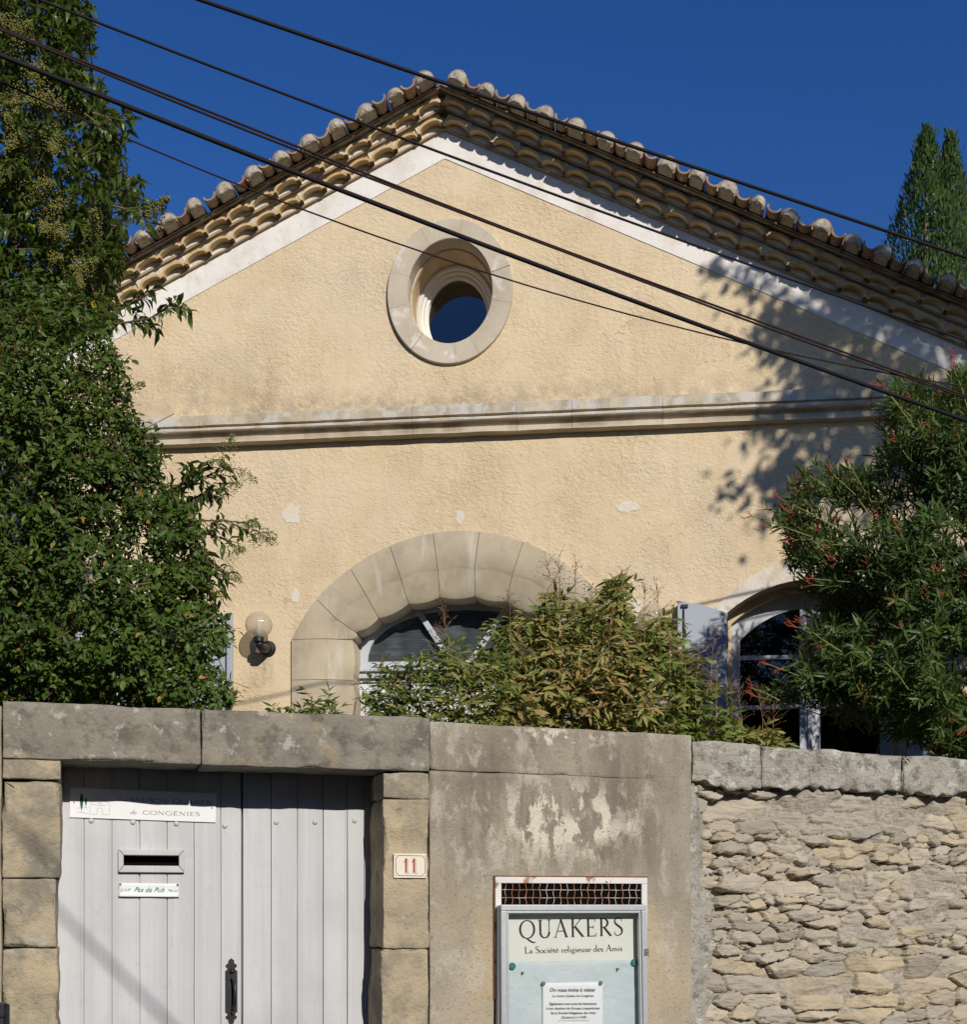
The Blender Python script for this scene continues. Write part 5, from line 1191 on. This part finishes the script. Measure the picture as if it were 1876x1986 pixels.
for x, y in ((410, 890), (440, 905), (425, 960), (470, 1020), (495, 1035), (480, 1050), (430, 1105), (440, 1080), (445, 880), (252, 755)):
    p = W3(x, y, 7.45); panicle(p, Vector((random.uniform(.1, 1), -.2, random.uniform(-.3, .6))), random.uniform(.13, .20), 130, fl, .0042, spread=.6)
lv.build('foliage', M['privet'], privet, fold=.2); tw.build('twigs', M['twig'], privet, recalc=False); bd.build('berries', M['berry'], privet); fl.build('flower_sprays', M['flower'], privet)
mb = MB(); limb(mb, base2, W3(-40, 500, 8.5), .11, .06, .02, 8)
for k in range(12): limb(mb, W3(-40, 500+random.uniform(-60, 200), 8.5), W3(random.uniform(-300, 180), random.uniform(-80, 450), random.uniform(8., 8.8)), .05, .01, .06)
limb(mb, W3(-40, 700, 8.5), W3(300, 1020, 7.9), .04, .012, .1); limb(mb, W3(-40, 600, 8.5), W3(160, 640, 8.2), .04, .012, .1)
mb.build('trunk', M['bark'], privet, smooth=True, recalc=False); rebase(privet)

# --- oleander at the right
ol_poly = [(2350, 640), (2050, 660), (1900, 690), (1840, 715), (1775, 728), (1728, 745), (1712, 800), (1722, 850), (1700, 885), (1660, 905), (1595, 895), (1550, 918), (1512, 955), (1505, 1000), (1528, 1040), (1518, 1080), (1548, 1125), (1605, 1155), (1570, 1200), (1545, 1230), (1560, 1275), (1520, 1320), (1500, 1350), (1570, 1365), (1640, 1390), (1720, 1410), (1800, 1465), (1900, 1500), (2350, 1500)]
S3 = Sil(ol_poly, 8.5, .85, .006); base3 = Vector((3.6, 8.9, 1.0))
ole = plant('oleander_bush', base3, 'large oleander bush with narrow leaves and red stalks at the right', 'bush')
lv, tw, rd = Leaves(), MB(), MB(); ctr = W3(1950, 1250, 8.9)
def ole_twig(p, d, L, tone, red=False):
    a = p-d*L; c = rv(.04); pt = lambda t: a+d*L*t+c*t*t; sd = d.orthogonal()
    tw.tube([pt(t) for t in (0, .5, 1)], [.0045, .0035, .0025], 4, cap=False)
    for i in range(random.randint(4, 6)):
        t = .25+.75*(i+.6)/6
        for k in range(3):
            q = sd.copy(); q.rotate(Matrix.Rotation(k*2.094+i*1.05+random.uniform(-.25, .25), 3, d)); up = .95 if i > 3 else .6
            ld = (d*up+q*.75+rv(.12)).normalized(); nn = (d*.8-q*.3+UP*.4+rv(.2)).normalized(); Lf = random.uniform(.075, .125)
            lv.add(pt(t), ld, nn, Lf, Lf*random.uniform(.15, .20), random.uniform(-.05, .3), min(1, max(0, tone+random.gauss(0, .12))))
    if red:
        e = pt(1)
        for k in range(random.randint(3, 5)):
            dd = (d+rv(.35)).normalized(); m1 = e+dd*random.uniform(.03, .07)
            rd.tube([e, m1, m1+(dd+rv(.6)).normalized()*.03], [.0022, .0018, .0012], 4, cap=False); rd.tube([m1, m1+(dd+rv(.7)).normalized()*.03], [.0015, .001], 3, cap=False)
N = 0
while N < 2650:
    p, f, h = S3.sample((.35, 1.), .7)
    if vnoise(p.x*2., p.y*2., p.z*2., 25) < -.42+.2*random.random(): continue
    N += 1
    out = (p-ctr).normalized(); d = (out*.75+Vector((-.15, -.45 if f < 0 else .3, .35))+rv(.33)).normalized()
    ole_twig(p, d, random.uniform(.16, .30), random.gauss(.42, .14)+.15*float(vnoise(p.x*1.5, p.y*1.5, p.z*1.5, 2)), f < 0 and random.random() < .10)
for x, y, dx, dz in ((1500, 1010, -1, .2), (1545, 1020, -1, .4), (1560, 930, -.8, .8), (1640, 900, -.6, .9), (1720, 870, -.9, .4), (1720, 760, -.8, .8), (1480, 1340, -1, .1), (1540, 1215, -1, .3), (1600, 1120, -1, .2), (1850, 705, -.2, 1), (1520, 965, -1, .5), (1515, 1290, -1, .2)):
    for k in range(2): p = W3(x+random.uniform(-8, 8), y+random.uniform(-8, 8), 8.1+random.uniform(-.2, .3)); ole_twig(p, Vector((dx, -.2, dz))+rv(.2), .3, .45, True)
lv.build('foliage', M['oleander'], ole, fold=.1, shape=(.9, .8)); tw.build('twigs', M['green_twig'], ole, recalc=False); rd.build('flower_stalks', M['red_twig'], ole, recalc=False)
mb = MB()
for k in range(22): limb(mb, base3+Vector((random.uniform(-.4, .4), random.uniform(-.2, .2), 0)), S3.sample((0, .5), .6)[0], .028, .006, .05)
mb.build('stems', M['twig'], ole, smooth=True, recalc=False); rebase(ole)

# --- nandina in front of the doorway
def nandina(name, sils, base, label, count, panicles, stems):
    root = plant(name, base, label, 'bush', 'nandina bushes behind the wall'); lv, tw, bd = Leaves(), MB(), Dots(); N = 0
    while N < count:
        S = random.choices(sils, [s.wt for s in sils])[0]; p, f, h = S.sample((.3, 1.), .72)
        if vnoise(p.x*3., p.y*3., p.z*3., 35) < -.6+.2*random.random(): continue
        N += 1; px_ = CX+p.x/p.y*F
        d = (Vector((random.uniform(-.7, .7), -.5 if f < 0 else .4, random.uniform(-.1, .8)))+rv(.3)).normalized(); L = random.uniform(.14, .26); a = p-d*L*.6; sd = d.cross(UP); sd = sd.normalized() if sd.length > .01 else Vector((1, 0, 0))
        pt = lambda t: a+d*L*t-Vector((0, 0, L*.25*t*t)); tw.tube([pt(t) for t in (0, .5, 1)], [.0022, .0018, .001], 3, cap=False)
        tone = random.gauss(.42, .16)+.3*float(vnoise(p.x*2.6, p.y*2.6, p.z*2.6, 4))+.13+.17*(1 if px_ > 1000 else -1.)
        for i in range(3):
            t = .35+.65*i/2
            for s in (-1, 1) if i < 2 else (-1, 0, 1):
                ld = (d*(.6 if s else 1)+sd*s*.7+Vector((0, 0, -.30))+rv(.25)).normalized(); nn = (UP*.6+Vector((0, -.55, 0))+rv(.35)).normalized(); Lf = random.uniform(.050, .095)*(1.15 if px_ > 1000 else .9)
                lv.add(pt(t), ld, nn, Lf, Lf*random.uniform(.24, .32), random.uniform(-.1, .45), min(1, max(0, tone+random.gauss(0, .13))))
    for x, y, Y, hgt in panicles:
        b = W3(x, y, Y); tip = b+Vector((random.uniform(-.05, .05), random.uniform(-.04, .04), hgt)); tw.tube([b-Vector((0, 0, .15)), b, tip], [.0022, .0015, .0008], 4, cap=False)
        for k in range(int(hgt*130)):
            t = random.random(); q = b.lerp(tip, t); w_ = .10*(1-t*.75); e = q+Vector((random.uniform(-1, 1)*w_, random.uniform(-1, 1)*w_, random.uniform(.0, .07)))
            tw.tube([q, q.lerp(e, .6)+Vector((0, 0, .008)), e], [.0013, .001, .0007], 3, cap=False); bd.add(e, random.uniform(.0028, .0048))
            e2 = q.lerp(e, .6)+rv(.02); bd.add(e2, random.uniform(.002, .004))
    lv.build('foliage', M['nandina'], root, fold=.12, shape=(.85, .7)); tw.build('twigs', M['straw_twig'], root, recalc=False)
    if panicles: bd.build('seed_panicles', M['flower_dry'], root)
    mb = MB()
    for x, y, Y in stems: limb(mb, base+Vector((random.uniform(-.3, .3), random.uniform(-.1, .1), 0)), W3(x, y, Y), .010, .005, .03)
    mb.build('stems', M['twig'], root, smooth=True, recalc=False); rebase(root); return root
M['flower_dry'] = G('dry_red_buds', [(0, (.20, .07, .03)), (.5, (.26, .14, .06)), (1, (.30, .24, .09))], .2, .1, .7)
def SL(poly, Y, t, wt, k=.012): s = Sil(poly, Y, t, k); s.wt = wt; return s
nA = SL([(690, 1425), (715, 1370), (695, 1340), (745, 1315), (735, 1285), (790, 1290), (800, 1255), (850, 1262), (870, 1235), (905, 1262), (960, 1255), (1000, 1300), (1040, 1340), (1040, 1440), (690, 1440)], 7.3, .35, .28)
nB = SL([(950, 1440), (960, 1330), (930, 1270), (905, 1225), (960, 1235), (945, 1190), (990, 1205), (1040, 1190), (1050, 1145), (1085, 1150), (1120, 1185), (1160, 1150), (1190, 1115), (1215, 1130), (1215, 1190), (1245, 1215), (1275, 1190), (1300, 1205), (1315, 1250), (1330, 1290), (1335, 1340), (1345, 1390), (1360, 1455), (950, 1455)], 7.75, .45, .70)
nE = SL([(1320, 1455), (1325, 1330), (1340, 1260), (1365, 1310), (1400, 1300), (1385, 1350), (1425, 1390), (1430, 1455)], 7.75, .2, .045)
n1_ = nandina('nandina_bush', [nA, nB, nE], Vector((.6, 7.75, 1.)), 'broad bamboo-like bush with yellow-green leaves in front of the arched doorway', 1850,
    [(870, 1260, 7.2, .26), (845, 1255, 7.2, .12), (1085, 1150, 7.5, .22), (1070, 1130, 7.6, .14), (1115, 1150, 7.5, .16), (990, 1200, 7.4, .16), (1200, 1150, 7.5, .12), (1250, 1200, 7.4, .2), (1280, 1200, 7.4, .18), (1380, 1290, 7.5, .22), (1350, 1320, 7.4, .2), (1390, 1350, 7.5, .2), (740, 1310, 7.2, .12), (765, 1315, 7.2, .1), (1020, 1290, 7.3, .2), (985, 1350, 7.2, .12), (1180, 1260, 7.3, .2), (1300, 1250, 7.3, .22), (1330, 1290, 7.4, .14), (1150, 1200, 7.4, .2), (920, 1330, 7.1, .12)],
    [(780, 1330, 7.3), (870, 1300, 7.3), (1000, 1260, 7.7), (1100, 1180, 7.7), (1200, 1170, 7.8), (1300, 1240, 7.7), (1380, 1320, 7.6), (930, 1300, 7.4), (1150, 1250, 7.6)])
nC = SL([(520, 1400), (535, 1365), (560, 1385), (585, 1350), (605, 1330), (622, 1375), (640, 1330), (655, 1380), (690, 1345), (705, 1400)], 7.1, .10, 1.)
nandina('nandina_sprigs', [nC], Vector((-.85, 7.1, 1.)), 'thin leafy sprigs peeping over the lintel below the left arch pier', 34, [], [(560, 1375, 7.1), (605, 1350, 7.1), (650, 1360, 7.1), (690, 1360, 7.1)])
nD = SL([(1360, 1470), (1375, 1420), (1420, 1405), (1470, 1410), (1510, 1420), (1525, 1470)], 8.0, .2, 1.)
nandina('low_nandina', [nD], Vector((1.6, 8.0, 1.)), 'low reddish nandina tuft between the open shutter and the window frame', 150, [(1440, 1400, 7.95, .22), (1480, 1395, 7.95, .2), (1500, 1415, 7.9, .14), (1420, 1380, 7.95, .16)], [(1400, 1430, 8), (1450, 1420, 8), (1490, 1430, 8)])

# --- twin cypresses beyond the roof
def cypress(px, ytop, Y, wpx, label, seed):
    rs = random.Random(seed); top = W3(px, ytop, Y); R0 = wpx/F*Y; root = plant('cypress_tree', Vector((top.x, Y, 0)), label, 'tree', 'cypresses behind the house'); lv, cn = Leaves(), Dots()
    Ht = top.z; n = 0
    lobes = [(rs.uniform(0, 6.28), rs.uniform(.3, .8)) for _ in range(9)]
    while n < 20000:
        h = rs.random()**.75 if n % 4 else rs.uniform(.0, .35); z = Ht*(1-h*.86)
        prof = min(1, (h/.18)**.85)
        ang = rs.uniform(0, 6.283); lob = 1+.14*math.sin(ang*3+z*1.3+seed)+.14*math.sin(ang*4-z*3.7)+.45*float(fbm(math.cos(ang)*2.2, math.sin(ang)*2.2, z*2.6, seed, 3))
        r = R0*prof*lob*math.sqrt(rs.uniform(.35, 1)); q = Vector((math.cos(ang), math.sin(ang), 0)); p = Vector((top.x, Y, z))+q*r+q*(.10*max(0, rs.gauss(0, 1)) if rs.random() < .15 else 0)
        d = (UP*1.0+q*.35+rv(.22)).normalized(); Lf = rs.uniform(.06, .13); tone = .45+.35*float(vnoise(p.x*2.5, p.y*2.5, p.z*2, seed+7))
        lv.add(p, d, (q+rv(.4)).normalized(), Lf, Lf*.34, rs.uniform(-.1, .2), min(1, max(0, tone+rs.gauss(0, .15)))); n += 1
        if rs.random() < .022 and r > R0*prof*.7: cn.add(p+q*.05, rs.uniform(.014, .022))
    lv.build('crown', M['cypress'], root, fold=.1); cn.build('cones', M['cone'], root)
    mb = MB().tube([(top.x, Y, 0), (top.x, Y, Ht*.5), (top.x, Y, Ht*.97)], [.16, .1, .01], 8); mb.build('trunk', M['bark'], root, smooth=True); rebase(root)
cypress(1797, 252, 20.5, 84, 'left one of two dark pointed cypresses beyond the right roof slope', 3)
cypress(1843, 264, 21.3, 66, 'right one of two dark pointed cypresses, nearer the picture edge', 8)

# --- leafy tree just outside the frame at the right: its shade falls on the facade
def facade_pt(px, py): u, v = hp(px, py); return H.world(u, v)
ST_ = 6.2
cc = facade_pt(1905, 700)+SUN*ST_; bt = Vector((cc.x+.3, cc.y, 0))
t = plant('street_tree', bt, 'broad-leaved tree outside the right edge shading the right gable', 'tree'); lv = Leaves(); mb = MB()
limb(mb, bt, cc-Vector((0, 0, 1.2)), .14, .09, .01, 6); n = 0
blobs = [(1880, 700, 300, 500), (1720, 620, 130, 170), (1640, 740, 120, 150), (1570, 660, 70, 150), (1760, 890, 190, 240), (1600, 880, 130, 150), (1510, 935, 60, 70), (1490, 830, 40, 20), (1560, 790, 70, 80), (1790, 560, 120, 160), (1640, 560, 70, 60), (1480, 540, 70, 36), (1390, 522, 30, 12), (1500, 640, 45, 60), (1420, 948, 20, 6), (2000, 560, 200, 250)]
for bx, by, br, bn in blobs:
    c0 = facade_pt(bx, by)+SUN*(ST_+random.uniform(-.5, .5)); limb(mb, cc-Vector((0, 0, 1.0)), c0, .03, .006, .05)
    for k in range(int(bn*2.7)):
        rr = br/F*10.6; v = rv(.45)*rr; p = c0+v; p += SUN*random.gauss(0, .25)
        Lf = random.uniform(.07, .12); lv.add(p, rv().normalized()+Vector((0, 0, -.3)), (UP+rv(.5)).normalized(), Lf, Lf*.6, .2, random.random())
lv.build('crown', M['shade_tree'], t); mb.build('trunk', M['bark'], t, smooth=True, recalc=False); rebase(t)

# ------------------------------------------------------------------ overhead cables
def cable(pts, Y0, Y1, r, label, mat=None, twist=None):
    x0, x1 = pts[0][0], pts[-1][0]; P = []
    # level-ish spans: distance grows along the span
    xs = np.array([p[0] for p in pts]); ys = np.array([p[1] for p in pts]); cf = np.polyfit((xs-938)/938, ys, min(2, len(pts)-1))
    xa = -900; xb = 2600
    for i in range(41):
        x = xa+(xb-xa)*i/40; y = np.polyval(cf, (x-938)/938); t = (x-x0)/(x1-x0); P.append(W3(x, y, 1/((1-t)/Y0+t/Y1)))
    root = P[0]; o = empty('overhead_cable', root, label=label, cat='cable', group='overhead cables')
    if twist:
        ro = []
        for s in (-1, 1):
            Q = [p-root+Vector((0, 0, s*twist*(.75+.35*math.sin(i*.5)))) for i, p in enumerate(P)]; MB().tube(Q, r, 6).build('strand', mat or M['cable'], o, smooth=True)
    else: MB().tube([p-root for p in P], r, 8).build('strand', mat or M['cable'], o, smooth=True)
cable([(388, 0), (686, 103), (1027, 217), (1876, 500)], 6.2, 8.0, .0095, 'topmost thick black cable crossing the sky over the right roof slope')
cable([(75, 0), (479, 155), (1027, 358), (1262, 445), (1480, 529), (1660, 583)], 6.0, 7.6, .0065, 'thin black cable meeting the roof just left of its peak')
cable([(0, 57), (479, 249), (1027, 463), (1400, 600), (1876, 771)], 5.6, 7.6, .0058, 'paired brown cable running just above the thickest one', M['cable_brown'], .0085)
cable([(0, 108), (479, 298), (1027, 509), (1450, 665), (1876, 816)], 5.4, 7.5, .0110, 'thickest black cable crossing the top of the oval window')
cable([(0, 165), (243, 262), (436, 345), (490, 368), (1027, 556), (1434, 669), (1660, 716), (1876, 745)], 5.8, 7.6, .0042, 'thinnest cable crossing the middle of the oval window', M['cable_brown'])
# cable across the street behind the viewer: its soft shadow falls on the gate
A = Wl.world(wu(60), wz(60, 1720), cG)+SUN*9; B = Wl.world(wu(350), wz(350, 2010), cG)+SUN*9; D = B-A
o = empty('service_cable', A, label='thick service cable above the street, shadowing the gate', cat='cable'); MB().tube([D*t for t in (-6, -2, 0, 1, 2.2)], .011, 8).build('strand', M['cable'], o, smooth=True)
